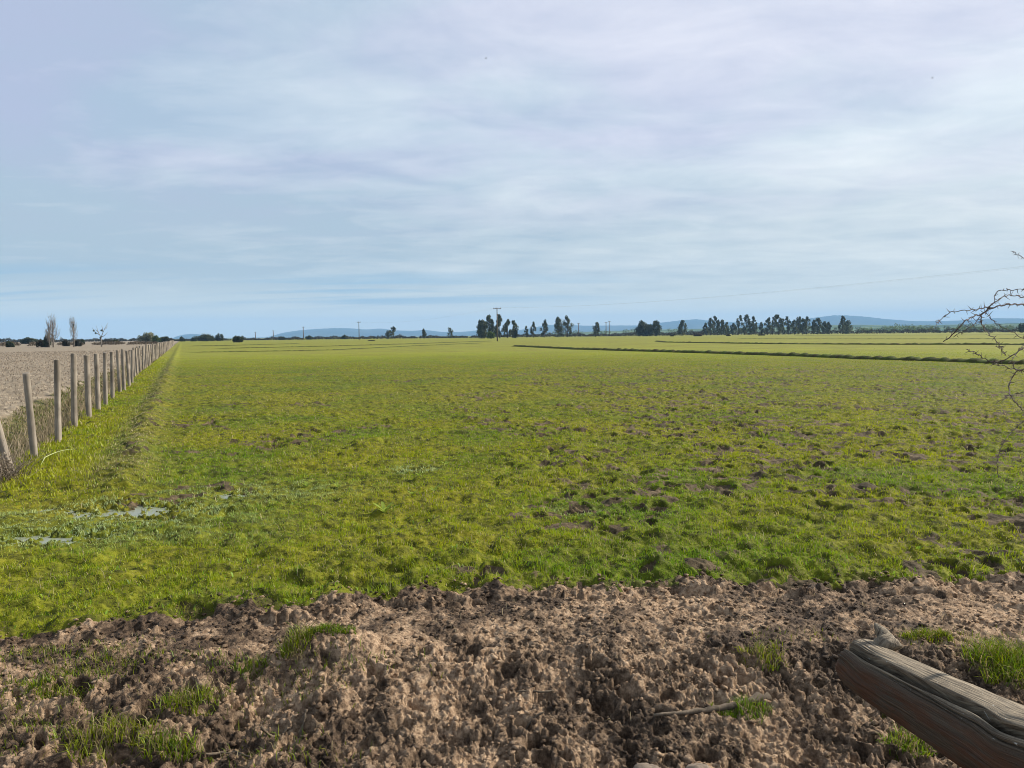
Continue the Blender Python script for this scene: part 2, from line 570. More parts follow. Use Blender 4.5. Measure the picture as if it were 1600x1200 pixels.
def make_ground_mat(name, kind):
    m, t, p = new_mat(name)
    pos = t.node('ShaderNodeNewGeometry').outputs['Position']
    soilc, n2, wetf = mat_soil_nodes(t, pos)
    p.inputs['Specular IOR Level'].default_value = 0.15
    p.inputs['Roughness'].default_value = 0.9
    if kind == 'mud':
        col = soilc
        t.put(p.inputs['Roughness'], t.math('SUBTRACT', 0.95, t.math('MULTIPLY', wetf, 0.25)))
        fine = t.math('ADD', t.noise(pos, 70, 6, 0.7), t.math('MULTIPLY', t.noise(pos, 240, 3, 0.6), 0.4))
        bump(t, p, fine, 1.0, 0.018)
    elif kind == 'pasture':
        lush = t.attr('lush').outputs['Fac']
        soil = t.attr('soil').outputs['Fac']
        far = t.attr('far').outputs['Fac']
        n = t.noise(pos, 9, 5, 0.65)
        g = t.mix(lush, GREEN_Y, GREEN_L)
        g = t.mix(t.math('MULTIPLY', t.ramp(n, 0.5, 0.75), 0.55), g, GREEN_D)
        nb = t.noise(pos, 0.11, 5, 0.6)
        g = t.mix(t.math('MULTIPLY', t.ramp(nb, 0.40, 0.66), 0.45), g, (0.140, 0.125, 0.022))
        # worn flecks of bare ground far off, where single hoof holes are too small to model
        fl = t.math('MULTIPLY', t.math('MULTIPLY', t.ramp(t.noise(pos, 1.1, 6, 0.75), 0.56, 0.72), far), 0.55)
        g = t.mix(fl, g, (0.07, 0.062, 0.022))
        sedge = t.ramp(t.math('ADD', soil, t.math('MULTIPLY', t.math('SUBTRACT', n, 0.5), 0.7)), 0.35, 0.6)
        dark = t.mix(0.78, soilc, (0.040, 0.032, 0.014))
        g = t.mix(t.math('MULTIPLY', far, 0.62), g, (0.128, 0.110, 0.024))
        g = t.mix(t.math('MULTIPLY', far, t.math('MULTIPLY', t.ramp(t.noise(pos, 0.35, 6, 0.75), 0.42, 0.66), 0.45)), g, (0.085, 0.080, 0.018))
        under = t.mix(t.ramp(n, 0.3, 0.7), (0.030, 0.034, 0.005), t.mix(lush, (0.200, 0.185, 0.012), (0.11, 0.145, 0.010)))
        g = t.mix(t.math('SUBTRACT', 1.0, far), g, under)
        col = t.mix(sedge, g, dark)
        bump(t, p, t.math('ADD', t.noise(pos, 6, 5, 0.7), t.math('MULTIPLY', t.noise(pos, 40, 4, 0.7), 0.3)), 0.6, 0.05)
    else:   # stubble / ditch
        q = t.mapping(pos, (1, 1, 1), (0, 0, FA))
        rows = t.noise(t.mapping(q, (0.22, 1.7, 1)), 1.0, 5, 0.6)
        f2 = t.noise(t.mapping(q, (5, 5, 5)), 1.0, 5, 0.7)
        a = t.mix(t.ramp(f2, 0.32, 0.68), (0.140, 0.110, 0.076), (0.35, 0.290, 0.208))
        a = t.mix(t.math('MULTIPLY', t.ramp(rows, 0.42, 0.60), 0.75), a, (0.165, 0.130, 0.090))
        dk = t.attr('ditch').outputs['Fac']
        gg = t.mix(t.ramp(f2, 0.35, 0.65), (0.040, 0.048, 0.012), (0.13, 0.11, 0.050))
        dkf = t.ramp(t.math('ADD', dk, t.math('MULTIPLY', t.math('SUBTRACT', f2, 0.5), 0.5)), 0.35, 0.65)
        col = t.mix(dkf, a, gg)
        bump(t, p, f2, 0.7, 0.05)
    t.put(p.inputs['Base Color'], col)
    return m


def leaf_mat(name, lo, hi, trans=0.35, rough=0.6):
    m = bpy.data.materials.new(name)
    m.use_nodes = True
    t = NT(m.node_tree)
    t.n.clear()
    c = t.mix(t.attr('tone').outputs['Fac'], lo, hi)
    d = t.node('ShaderNodeBsdfDiffuse')
    tr = t.node('ShaderNodeBsdfTranslucent')
    gl = t.node('ShaderNodeBsdfGlossy')
    gl.inputs['Roughness'].default_value = rough
    gl.inputs['Color'].default_value = (1, 1, 1, 1)
    t.put(d.inputs[0], c)
    t.put(tr.inputs[0], c)
    mx = t.node('ShaderNodeMixShader')
    mx.inputs[0].default_value = trans
    t.l.new(d.outputs[0], mx.inputs[1])
    t.l.new(tr.outputs[0], mx.inputs[2])
    m2 = t.node('ShaderNodeMixShader')
    m2.inputs[0].default_value = 0.015
    t.l.new(mx.outputs[0], m2.inputs[1])
    t.l.new(gl.outputs[0], m2.inputs[2])
    o = t.node('ShaderNodeOutputMaterial')
    t.l.new(m2.outputs[0], o.inputs[0])
    return m


def blade_mat(name):
    m = leaf_mat(name, (1, 1, 1), (1, 1, 1), 0.42, 0.5)
    t = NT(m.node_tree)
    a = t.attr('col').outputs['Color']
    for n in t.n:
        if n.type in ('BSDF_DIFFUSE', 'BSDF_TRANSLUCENT'):
            t.l.new(a, n.inputs[0])
    return m


def wood_mat(name, lo, hi, along='Z', scale=9.0):
    m, t, p = new_mat(name)
    oc = t.node('ShaderNodeTexCoord').outputs['Object']
    rnd = t.node('ShaderNodeObjectInfo').outputs['Random']
    v = t.vmath('ADD', oc, t.vmath('MULTIPLY', t.node('ShaderNodeCombineXYZ').outputs[0], (0, 0, 0)))
    sh = t.node('ShaderNodeCombineXYZ')
    t.put(sh.inputs[0], t.math('MULTIPLY', rnd, 31.0))
    t.put(sh.inputs[2], t.math('MULTIPLY', rnd, 17.0))
    v = t.vmath('ADD', oc, sh.outputs[0])
    grain = t.noise(t.mapping(v, (scale * 4, scale * 4, scale * 0.18)), 1.0, 6, 0.65)
    blot = t.noise(t.mapping(v, (3, 3, 2)), 1.0, 4, 0.6)
    c = t.mix(t.ramp(grain, 0.3, 0.7), lo, hi)
    c = t.mix(t.math('MULTIPLY', t.ramp(blot, 0.42, 0.62), 0.7), c, tuple(0.55 * x for x in lo))
    tint = t.mix(t.math('MULTIPLY', rnd, 0.45), c, tuple(0.55 * a for a in hi))
    t.put(p.inputs['Base Color'], tint)
    p.inputs['Roughness'].default_value = 0.85
    p.inputs['Specular IOR Level'].default_value = 0.2
    bump(t, p, grain, 0.5, 0.01)
    return m


def flat_mat(name, c, rough=0.7, metal=0.0):
    m, t, p = new_mat(name)
    pos = t.node('ShaderNodeTexCoord').outputs['Object']
    n = t.noise(pos, 7, 4, 0.6)
    t.put(p.inputs['Base Color'], t.mix(n, tuple(0.75 * x for x in c), tuple(min(1, 1.25 * x) for x in c)))
    p.inputs['Roughness'].default_value = rough
    p.inputs['Metallic'].default_value = metal
    return m


MUD, PAST, STUB = make_ground_mat('mud', 'mud'), make_ground_mat('pasture', 'pasture'), make_ground_mat('stubble', 'stubble')
BLADE = blade_mat('grass_blade')
POST = wood_mat('weathered_post', (0.17, 0.135, 0.10), (0.43, 0.37, 0.30))
BARK = wood_mat('tree_bark', (0.05, 0.042, 0.034), (0.13, 0.11, 0.09), scale=1.0)
PALEBARK = wood_mat('pale_bark', (0.17, 0.145, 0.12), (0.32, 0.28, 0.235), scale=1.0)
TWIG = wood_mat('thorn_bark', (0.085, 0.066, 0.060), (0.25, 0.205, 0.19), scale=20)
POLE = wood_mat('pole_wood', (0.12, 0.10, 0.085), (0.24, 0.20, 0.17), scale=1.0)
EUC = leaf_mat('eucalyptus_leaf', (0.028, 0.038, 0.020), (0.135, 0.150, 0.078))
DARKLEAF = leaf_mat('dark_leaf', (0.020, 0.030, 0.013), (0.085, 0.098, 0.042))
LIGHTLEAF = leaf_mat('light_leaf', (0.07, 0.11, 0.025), (0.16, 0.20, 0.05))
WILLOW = leaf_mat('willow_twig', (0.13, 0.135, 0.07), (0.24, 0.235, 0.13))
SCRUB = leaf_mat('scrub_leaf', (0.020, 0.020, 0.012), (0.085, 0.074, 0.045))
DRYSCRUB = leaf_mat('dry_scrub', (0.06, 0.045, 0.03), (0.13, 0.10, 0.065))

# ------------------------------------------------------------------ ground: one sheet split by cover
th = np.concatenate([np.arange(-180, -46, 3.0), np.arange(-46, 46.001, 0.075), np.arange(49, 180, 3.0)])
th = R(1) * th
rs = [0.4, 1.0, 1.6, 2.0, 2.3]
while rs[-1] < 11800:
    r = rs[-1]
    rs.append(r * (1 + min(0.0012 * (r / 3) ** 0.82, 0.08)))
rs = np.array(rs)
TH, RS = np.meshgrid(th, rs)
gx, gy = (RS * np.sin(TH)).ravel(), (RS * np.cos(TH)).ravel()
dz_, soil_ = detail(gx, gy)
gz = base(gx, gy) + dz_
nt_, nr_ = len(th), len(rs)
I = np.arange(nt_ * nr_).reshape(nr_, nt_)
Q = np.stack([I[:-1], np.roll(I[:-1], -1, 1), np.roll(I[1:], -1, 1), I[1:]], -1).reshape(-1, 4)[:, ::-1]
GV = np.stack([gx, gy, gz], 1)
qx, qy = gx[Q].mean(1), gy[Q].mean(1)
mudq = mud_s(qx, qy) > 0.0
uq = qx * fn[0] + qy * fn[1]
vq = qx * fd[0] + qy * fd[1]
stubq = (~mudq) & (uq < -2.15) & (vq > 6.0) & (vq < 2500)
lush_ = lush_of(gx, gy)
far_ = sst(40, 95, np.hypot(gx, gy))
ug = gx * fn[0] + gy * fn[1]
dit_ = sst(-4.1 , -3.3, ug + 0.35 * fbm(gx / 0.8, gy / 0.8, 333, 3)) * sst(300, 120, np.hypot(gx, gy))


def sub_sheet(name, sel, mat, tris=None, **attrs):
    q = Q[sel]
    used, inv = np.unique(q, return_inverse=True)
    me = arr_mesh(name, GV[used], inv.reshape(-1, 4), None, True, **{k: a[used] for k, a in attrs.items()})
    return tag(link(name, me, mat), kind='structure')


tag(sub_sheet('pasture_ground', ~mudq & ~stubq, PAST, lush=lush_, soil=soil_, far=far_), 'flat green pasture reaching out to the far tree line')
tag(sub_sheet('muddy_path', mudq, MUD), 'brown trampled mud track along the near edge')
tag(sub_sheet('stubble_field', stubq, STUB, ditch=dit_), 'pale brown harvested stubble field left of the fence')


# water standing in the hollows
def water_mat():
    m, t, p = new_mat('puddle_water')
    p.inputs['Base Color'].default_value = (0.20, 0.215, 0.155, 1)
    p.inputs['Roughness'].default_value = 0.22
    p.inputs['IOR'].default_value = 1.33
    pos = t.node('ShaderNodeNewGeometry').outputs['Position']
    bump(t, p, t.noise(pos, 14, 3, 0.5), 0.12, 0.02)
    return m


WATER = water_mat()
for k, ((cx, cy), (rx, ry)) in enumerate(zip(PIT_W, PIT_R)):
    if k == 5:
        continue          # only a muddy hollow there
    a = np.linspace(0, 2 * math.pi, 49)[:-1]
    wob = 1.0 + 0.12 * np.sin(3 * a + k) + 0.07 * np.sin(5 * a + 2 * k)
    zz = float(base(np.array([cx]), np.array([cy]))[0]) + 0.017
    V = np.stack([cx + rx * 1.0 * wob * np.cos(a), cy + ry * 1.0 * wob * np.sin(a), np.full(48, zz + 0.001 * k)], 1)
    V = np.concatenate([V, [[cx, cy, zz + 0.001 * k]]])
    me = arr_mesh('puddle', V, None, [(j, (j + 1) % 48, 48) for j in range(48)])
    tag(link('puddle', me, WATER), kind='structure')


# ------------------------------------------------------------------ grass
def blades(px, py, pz, hgt, wid, lean, col, g, seg2=True):
    n = len(px)
    a, b = g.random(n) * 6.283, g.random(n) * 6.283
    wv = np.stack([np.cos(a), np.sin(a), 0 * a], 1) * (wid / 2)[:, None]
    bd = np.stack([np.cos(b), np.sin(b), 0 * b], 1)
    P = np.stack([px, py, pz], 1)
    up = np.array([0, 0, 1.0])
    tip = P + up * (hgt * np.sqrt(np.clip(1 - lean ** 2, 0.05, 1)))[:, None] + bd * (hgt * lean)[:, None]
    if seg2:
        mid = P + up * (hgt * 0.58)[:, None] + bd * (hgt * lean * 0.32)[:, None]
        V = np.stack([P - wv, P + wv, mid + wv * 0.72, mid - wv * 0.72, tip], 1).reshape(-1, 3)
        i = np.arange(n)[:, None] * 5
        return V, i + np.array([[0, 1, 2, 3]]), i + np.array([[3, 2, 4]]), np.repeat(col, 5, 0)
    V = np.stack([P - wv, P + wv, tip], 1).reshape(-1, 3)
    i = np.arange(n)[:, None] * 3
    return V, None, i + np.array([[0, 1, 2]]), np.repeat(col, 3, 0)


def blade_mesh(name, sets):
    Vs, qs, ts, cs, o = [], [], [], [], 0
    for V, q, t, c in sets:
        Vs.append(V)
        cs.append(c)
        if q is not None:
            qs.append(q + o)
        ts.append(t + o)
        o += len(V)
    return arr_mesh(name, np.concatenate(Vs), np.concatenate(qs) if qs else None, np.concatenate(ts), False, col=np.concatenate(cs))


def polar_scatter(n, r1, r2, power, g, amax=40.0):
    """random ground points, density falling as r**-power"""
    e = 2 - power
    r = (r1 ** e + g.random(n) * (r2 ** e - r1 ** e)) ** (1 / e)
    a = R(1) * (g.random(n) * 2 - 1) * amax
    return r * np.sin(a), r * np.cos(a), r


gr = np.random.default_rng(3)
WET, WET2 = on_plane(150, 818), on_plane(400, 770)
x, y, r = polar_scatter(1150000, 4.2, 90, 1.62, gr)
ms = mud_s(x, y)
u = x * fn[0] + y * fn[1]
v = x * fd[0] + y * fd[1]
ok = (ms < -0.01) & (u > -2.2)
x, y, r, ms, u, v = x[ok], y[ok], r[ok], ms[ok], u[ok], v[ok]
zd, soil = detail(x, y)
lush = lush_of(x, y)
dens = sst(90, 40, r) * (1 - sst(0.25, 0.7, soil)) * (0.35 + 0.65 * sst(-0.3, 0.15, fbm(x / 0.16, y / 0.16, 301, 2))) * (0.55 + 0.45 * sst(-0.35, -0.05, fbm(x / 0.36, y / 0.36, 55, 4, 0.6)))
wet = np.zeros_like(x)
for (cx, cy), (rx, ry) in zip(PIT_W, PIT_R):
    wet = np.maximum(wet, np.exp(-0.8 * (((x - cx) / rx) ** 2 + ((y - cy) / ry) ** 2)))
dens *= sst(0.0, 0.35, -ms + 0.22 * (0.5 + fbm(x / 0.25, y / 0.2, 377, 3)))
dens *= 1 - 0.35 * sst(0.35, 0.8, wet)
ok = gr.random(len(x)) < dens
x, y, r, ms, u, v, zd, lush, wet, soil = (q[ok] for q in (x, y, r, ms, u, v, zd, lush, wet, soil))
n = len(x)
z = base(x, y) + zd - 0.004
tall = sst(-0.85, -1.15, u) * sst(9.5, 11.0, v)                     # lush strip under the fence
tus = sst(0.12, 0.45, fbm(x / 0.55, y / 0.55, 305, 3))
tuft = sst(0.05, 0.4, fbm(x / 0.22, y / 0.22, 306, 2))
hg = (0.024 + 0.022 * tuft + 0.024 * tus * sst(30, 10, r) + 0.040 * tall + 0.006 * sst(0.8, 0.0, -ms)) * (0.55 + 0.8 * gr.random(n))
hg = hg + 0.020 * sst(0.2, 0.7, wet)
hg *= (1 - 0.2 * sst(0.2, 0.7, wet)) * (1 - 0.25 * sst(9, 20, r))
wd = np.maximum(0.0042, 0.00085 * r) * (0.7 + 0.6 * gr.random(n))
ln = np.clip(0.25 + 0.5 * gr.random(n) + 0.25 * wet, 0, 0.93)
gy_, gl_, gd_ = np.array(GREEN_Y), np.array(GREEN_L), np.array(GREEN_D)
lv = np.clip(lush - 0.12 * tall + 0.25 * gr.normal(size=n), 0, 1)[:, None]
colr = gy_ * (1 - lv) + gl_ * lv
pat = sst(0.0, 0.4, fbm(x / 0.9, y / 0.7, 309, 4, 0.6))
dk = np.clip(gr.normal(size=n) * 0.22 + 0.02 + 0.36 * pat, 0, 0.85)[:, None]
colr = colr * (1 - dk) + gd_ * dk
ridg = np.exp(-((u + 0.72) / 0.32) ** 2) * sst(9, 11, v)
dry = (gr.random(n) < 0.06 + 0.6 * ridg + 0.10 * sst(0.1, 0.5, fbm(x / 1.2, y / 1.2, 307, 3)))[:, None]
rd_ = (0.75 * ridg)[:, None]
colr = colr * (1 - rd_) + np.array([0.30, 0.31, 0.13]) * rd_
colr = np.where(dry, np.array([0.42, 0.35, 0.17]) * (0.5 + 0.7 * gr.random((n, 1))), colr)
w2 = np.exp(-(((x - WET[0]) / 1.5) ** 2 + ((y - WET[1]) / 0.85) ** 2) ** 1.5)
w2 = np.maximum(w2, 0.8 * np.exp(-(((x - WET2[0]) / 1.2) ** 2 + ((y - WET2[1]) / 0.6) ** 2) ** 1.5)) * sst(-0.4, 0.1, fbm(x / 0.4, y / 0.3, 371, 3))
hg *= 1 - 0.4 * w2
wf = np.maximum(0.7 * sst(0.1, 0.5, wet), 0.85 * w2)[:, None]
colr = colr * (1 - wf) + np.array([0.46, 0.55, 0.27]) * (0.6 + 0.6 * gr.random((n, 1))) * wf
nearb = r < 18
sets = [blades(x[s], y[s], z[s], hg[s], wd[s], ln[s], colr[s], gr, seg) for s, seg in ((nearb, True), (~nearb, False))]
# dead stems and small broad leaves mixed into the sward
gx_ = np.random.default_rng(71)
for cnt, hA, hB, wA, la, lb, ca in ((5200, .03, .09, .0035, .35, .95, (0.46, 0.38, 0.20)), (4200, .025, .05, .014, .55, .9, (0.20, 0.33, 0.03))):
    xx, yy, r2 = polar_scatter(cnt, 4.4, 24, 1.3, gx_)
    o_ = (mud_s(xx, yy) < -0.05) & (xx * fn[0] + yy * fn[1] > -2.1) & (gx_.random(cnt) < sst(-0.35, 0.25, fbm(xx / 1.4, yy / 1.4, 311 + cnt, 3)))
    xx, yy, r2 = xx[o_], yy[o_], r2[o_]
    k = len(xx)
    sets.append(blades(xx, yy, height(xx, yy), hA + (hB - hA) * gx_.random(k), np.maximum(wA, 0.0007 * r2), la + (lb - la) * gx_.random(k),
                       np.array(ca) * (0.5 + 0.7 * gx_.random((k, 1))), gx_))
tag(link('grass', blade_mesh('grass', sets), BLADE), 'short green grass covering the pasture', 'grass', kind='stuff')

# sparse grass on the mud track and bank
def mud_grass():
    g = np.random.default_rng(17)
    spots = [(60, 1080, .30, .10, 500), (130, 1062, .22, .07, 420), (40, 1150, .35, .10, 500), (200, 1035, .3, .06, 220), (340, 1040, .2, .05, 160), (480, 1080, .2, .08, 220),
             (360, 1110, .18, .06, 180), (560, 1010, .3, .05, 130), (420, 1185, .25, .06, 240), (1440, 1130, .14, .05, 220), (1395, 1120, .1, .04, 120),
             (130, 1030, .3, .05, 300), (30, 1020, .3, .06, 260), (1230, 1000, .3, .05, 90), (1530, 1010, .3, .05, 320)]
    out = []
    for (X, Y, rx, ry, k) in spots:
        k = int(k * 0.65)
        p = ground_px(X, Y)
        xx, yy = p[0] + rx * g.normal(size=k) * 0.6, p[1] + ry * g.normal(size=k) * 1.2
        out.append(np.stack([xx, yy], 1))
    P = np.concatenate(out)
    k = len(P)
    zz = height(P[:, 0], P[:, 1]) - 0.004
    lv = np.clip(0.5 + 0.3 * g.normal(size=k), 0, 1)[:, None]
    cc = (gy_ * (1 - lv) + gl_ * lv) * (0.3 + 0.55 * g.random((k, 1)))
    cc = np.where(g.random((k, 1)) < 0.2, np.array([[0.28, 0.22, 0.11]]), cc)
    s = blades(P[:, 0], P[:, 1], zz, 0.025 + 0.04 * g.random(k), 0.003 + 0.002 * g.random(k), 0.3 + 0.55 * g.random(k), cc, g)
    tag(link('sparse_grass', blade_mesh('sparse_grass', [s]), BLADE), 'thin scattered grass growing on the trampled mud', 'grass', kind='stuff')


mud_grass()

# stubble stalks and the dry weeds in the ditch
g = np.random.default_rng(23)
x, y, r = polar_scatter(230000, 8, 130, 1.35, g)
u = x * fn[0] + y * fn[1]
ok = (u < -3.5 + 0.3 * fbm(x / .8, y / .8, 333, 3)) & (g.random(len(x)) < 0.35 + 0.65 * sst(-0.2, 0.3, pn(u / 0.4, y * 0.06, 152)))
x, y, r, u = x[ok], y[ok], r[ok], u[ok]
n = len(x)
z = height(x, y) - 0.005
cc = np.array([0.42, 0.335, 0.245]) * (0.30 + 0.75 * g.random((n, 1))) * np.array([1, 1, 1.0])
s = blades(x, y, z, (0.05 + 0.09 * g.random(n)), np.maximum(0.006, 0.0009 * r), np.clip(0.2 + 0.8 * g.random(n), 0, 0.97), cc, g, False)
tag(link('stubble', blade_mesh('stubble', [s]), BLADE), 'pale cut straw stalks left on the harvested field', 'stubble', kind='stuff')

x, y, r = polar_scatter(420000, 7.5, 120, 1.5, g)
u = x * fn[0] + y * fn[1]
ok = (u > -3.75 + 0.3 * fbm(x / .8, y / .8, 334, 3)) & (u < -2.0 + 0.1 * pn(x, y, 5))
x, y, r, u = x[ok], y[ok], r[ok], u[ok]
n = len(x)
z = height(x, y) - 0.005
weed = sst(-0.15, 0.3, fbm(x / 0.7, y / 0.7, 340, 3)) * sst(-3.6, -2.9, u)
isd = g.random(n) < 0.34 + 0.45 * weed
cc = np.where(isd[:, None], np.array([0.30, 0.235, 0.14]) * (0.45 + 0.9 * g.random((n, 1))),
              np.array([0.125, 0.140, 0.022]) * (0.45 + 0.9 * g.random((n, 1))))
hh = np.where(isd, 0.10 + 0.26 * g.random(n) * (0.4 + weed), 0.04 + 0.07 * g.random(n))
s = blades(x, y, z, hh, np.maximum(0.005, 0.0008 * r), np.clip(0.3 + 0.55 * g.random(n), 0, 0.95), cc, g)
tag(link('ditch_weeds', blade_mesh('ditch_weeds', [s]), BLADE), 'tangled green and dry weeds in the ditch behind the fence', 'weeds', kind='stuff')

# loose crumbs of dry earth over the mud
def crumbs():
    g = np.random.default_rng(29)
    n = 26000
    x, y = g.uniform(-3.6, 3.6, n), g.uniform(2.6, 5.6, n)
    ok = (mud_s(x, y) > -0.12) & (np.abs(x) < 0.78 * y)
    x, y = x[ok], y[ok]
    n = len(x)
    z = height(x, y)
    oc = np.array([[1, 0, 0], [0, 1, 0], [-1, 0, 0], [0, -1, 0], [.7, .7, .6], [-.7, .7, .6], [-.7, -.7, .6], [.7, -.7, .6], [0, 0, 1], [0, 0, -.8]], float)
    tr = np.array([[0, 1, 4], [1, 2, 5], [2, 3, 6], [3, 0, 7], [0, 4, 7], [1, 5, 4], [2, 6, 5], [3, 7, 6], [4, 8, 7], [5, 8, 4], [6, 8, 5], [7, 8, 6],
                   [1, 0, 9], [2, 1, 9], [3, 2, 9], [0, 3, 9]])
    sz = 0.0028 + 0.015 * g.random(n) ** 6
    ang = g.random(n) * 6.283
    V = oc[None] * (0.55 + 0.9 * g.random((n, 10, 1))) * np.stack([sz * (0.8 + .6 * g.random(n)), sz, sz * (0.5 + .5 * g.random(n))], 1)[:, None]
    ca, sa = np.cos(ang)[:, None], np.sin(ang)[:, None]
    V = np.stack([V[..., 0] * ca - V[..., 1] * sa, V[..., 0] * sa + V[..., 1] * ca, V[..., 2]], -1)
    V += np.stack([x, y, z + sz * 0.25], 1)[:, None]
    T = (np.arange(n)[:, None, None] * 10 + tr[None]).reshape(-1, 3)
    tag(link('dirt_crumbs', arr_mesh('dirt_crumbs', V.reshape(-1, 3), None, T), MUD), 'loose crumbs of dry earth scattered over the mud', 'dirt', kind='stuff')


crumbs()


def litter():
    g = np.random.default_rng(37)
    n = 1500
    x, y = g.uniform(-3.6, 3.6, n), g.uniform(2.6, 5.6, n)
    ok = (mud_s(x, y) > -0.05) & (np.abs(x) < 0.78 * y) & (g.random(n) < 0.25 + 0.9 * sst(-0.1, 0.3, pn(x / 0.7, y / 0.7, 88)))
    x, y = x[ok], y[ok]
    n = len(x)
    cc = np.array([0.42, 0.33, 0.19]) * (0.35 + 0.75 * g.random((n, 1)))
    s = blades(x, y, height(x, y) + 0.004, 0.015 + 0.06 * g.random(n) ** 2, 0.0022 + 0.002 * g.random(n), np.full(n, 0.93) + 0.06 * g.random(n), cc, g)
    tag(link('straw_litter', blade_mesh('straw_litter', [s]), BLADE), 'bits of dry straw littering the trampled mud', 'straw', kind='stuff')


litter()

# ------------------------------------------------------------------ earth bunds across the pasture
def bund_mat():
    m, t, p = new_mat('bund')
    pos = t.node('ShaderNodeNewGeometry').outputs['Position']
    n = t.noise(pos, 1.6, 5, 0.7)
    t.put(p.inputs['Base Color'], t.mix(t.ramp(n, 0.36, 0.64), (0.050, 0.040, 0.018), (0.060, 0.085, 0.016)))
    p.inputs['Roughness'].default_value = 0.95
    p.inputs['Specular IOR Level'].default_value = 0.1
    bump(t, p, t.noise(pos, 5, 4, 0.7), 0.8, 0.08)
    return m


BUND = bund_mat()


def bund(pxs, hgt, half, seed, step=0.18):
    P = np.array([on_plane(*q)[:2] for q in pxs])
    seg = np.r_[0, np.cumsum(np.linalg.norm(np.diff(P, axis=0), axis=1))]
    n = int(min(seg[-1] / step, 1800)) + 2
    s = np.linspace(0, seg[-1], n)
    c = np.stack([np.interp(s, seg, P[:, 0]), np.interp(s, seg, P[:, 1])], 1)
    tn = np.gradient(c, axis=0)
    tn /= np.linalg.norm(tn, axis=1)[:, None]
    nm = np.stack([tn[:, 1], -tn[:, 0]], 1)
    c = c + nm * (0.35 * fbm(s / 6, s * 0, seed, 3))[:, None]
    prof = np.array([(-1.0, -.05), (-.78, .35), (-.6, .72), (-.35, .97), (0, 1.0), (.35, .93), (.65, .6), (.85, .25), (1.0, -.05)])
    hv = hgt * (0.78 + 0.55 * fbm(s / 0.7, s * 0 + 3, seed + 5, 4, 0.75)) * sst(0, 3, s) * sst(0, 3, seg[-1] - s + 0.01)
    V = np.zeros((n, 9, 3))
    for j, (a, b) in enumerate(prof):
        jit = 0.10 * fbm(s / 0.6, s * 0 + j * 0.9, seed + 9, 3)
        off = c + nm * ((a * half * (1 + jit))[:, None] if hasattr(jit, 'shape') else a * half)
        V[:, j, :2] = off
        V[:, j, 2] = hv * b * (1 + jit) if b > 0 else -0.05
    I = np.arange(n * 9).reshape(n, 9)
    q = np.stack([I[:-1, :-1], I[:-1, 1:], I[1:, 1:], I[1:, :-1]], -1).reshape(-1, 4)
    me = arr_mesh('earth_bund', V.reshape(-1, 3), q, None, True)
    return tag(link('earth_bund', me, BUND), kind='structure')


bund([(800, 541), (830, 542.5), (900, 546), (1000, 549), (1100, 552), (1200, 555), (1300, 559), (1400, 563), (1500, 566), (1600, 570), (1800, 579)], 0.25, 0.40, 1)
bund([(1024, 533.2), (1040, 535), (1100, 536), (1200, 537.5), (1300, 538.2), (1400, 538.6), (1500, 538.6), (1600, 538.8), (1800, 540)], 0.23, 0.5, 2, 0.4)
bund([(1150, 529.5), (1300, 529.8), (1450, 529.8), (1600, 529.5), (1800, 529)], 0.13, 0.8, 3, 0.6)
bund([(1240, 524.5), (1400, 523.8), (1600, 523.2), (1800, 522.5)], 0.12, 1.0, 4, 1.0)
bund([(286, 551), (380, 549.5), (455, 548.5), (520, 547), (630, 541.5), (755, 536)], 0.10, 0.4, 5, 0.3)
bund([(330, 545), (405, 543.5), (520, 541), (640, 537.5), (770, 533)], 0.14, 0.5, 6, 0.4)
bund([(290, 541), (360, 540), (470, 537)], 0.16, 0.6, 7, 0.5)

# ------------------------------------------------------------------ fence posts
ORD = ['first', 'second', 'third', 'fourth', 'fifth', 'sixth', 'seventh', 'eighth', 'ninth', 'tenth', 'eleventh', 'twelfth', 'thirteenth',
       'fourteenth', 'fifteenth', 'sixteenth', 'seventeenth', 'eighteenth', 'nineteenth', 'twentieth', 'twenty-first', 'twenty-second',
       'twenty-third', 'twenty-fourth', 'twenty-fifth', 'twenty-sixth', 'twenty-seventh', 'twenty-eighth', 'twenty-ninth', 'thirtieth',
       'thirty-first', 'thirty-second', 'thirty-third', 'thirty-fourth', 'thirty-fifth', 'thirty-sixth']


def post_mesh(seed, hgt, rad, slant):
    g = np.random.default_rng(seed)
    n, k = 22, 16
    zz = np.r_[np.linspace(-0.35, hgt - 0.012, n - 2), hgt - 0.003, hgt]
    V = np.zeros((n, k, 3))
    a = np.arange(k) * 2 * math.pi / k
    bow = 0.012 * np.sin(zz * 2.2 + g.random() * 6)
    for i in range(n):
        rr = rad * (1.06 - 0.07 * zz[i] / hgt) * (1 + 0.035 * np.sin(2 * a + seed) + 0.025 * g.normal(size=k) * 0.5 + 0.03 * math.sin(zz[i] * 7 + seed))
        if i == n - 1:
            rr = rr * 0.90
        V[i] = np.stack([bow[i] + rr * np.cos(a), 0.5 * bow[i] + rr * np.sin(a), zz[i] + (slant * np.cos(a) * rad if i > n - 4 else 0 * a)], 1)
    I = np.arange(n * k).reshape(n, k)
    q = np.stack([I[:-1], np.roll(I[:-1], -1, 1), np.roll(I[1:], -1, 1), I[1:]], -1).reshape(-1, 4)
    VV = np.concatenate([V.reshape(-1, 3), [[bow[-1], 0.5 * bow[-1], hgt]]])
    t = [(I[-1, j], I[-1, (j + 1) % k], n * k) for j in range(k)]
    me = arr_mesh('fence_post', VV, q, t, True)
    me.materials.append(POST)
    return me


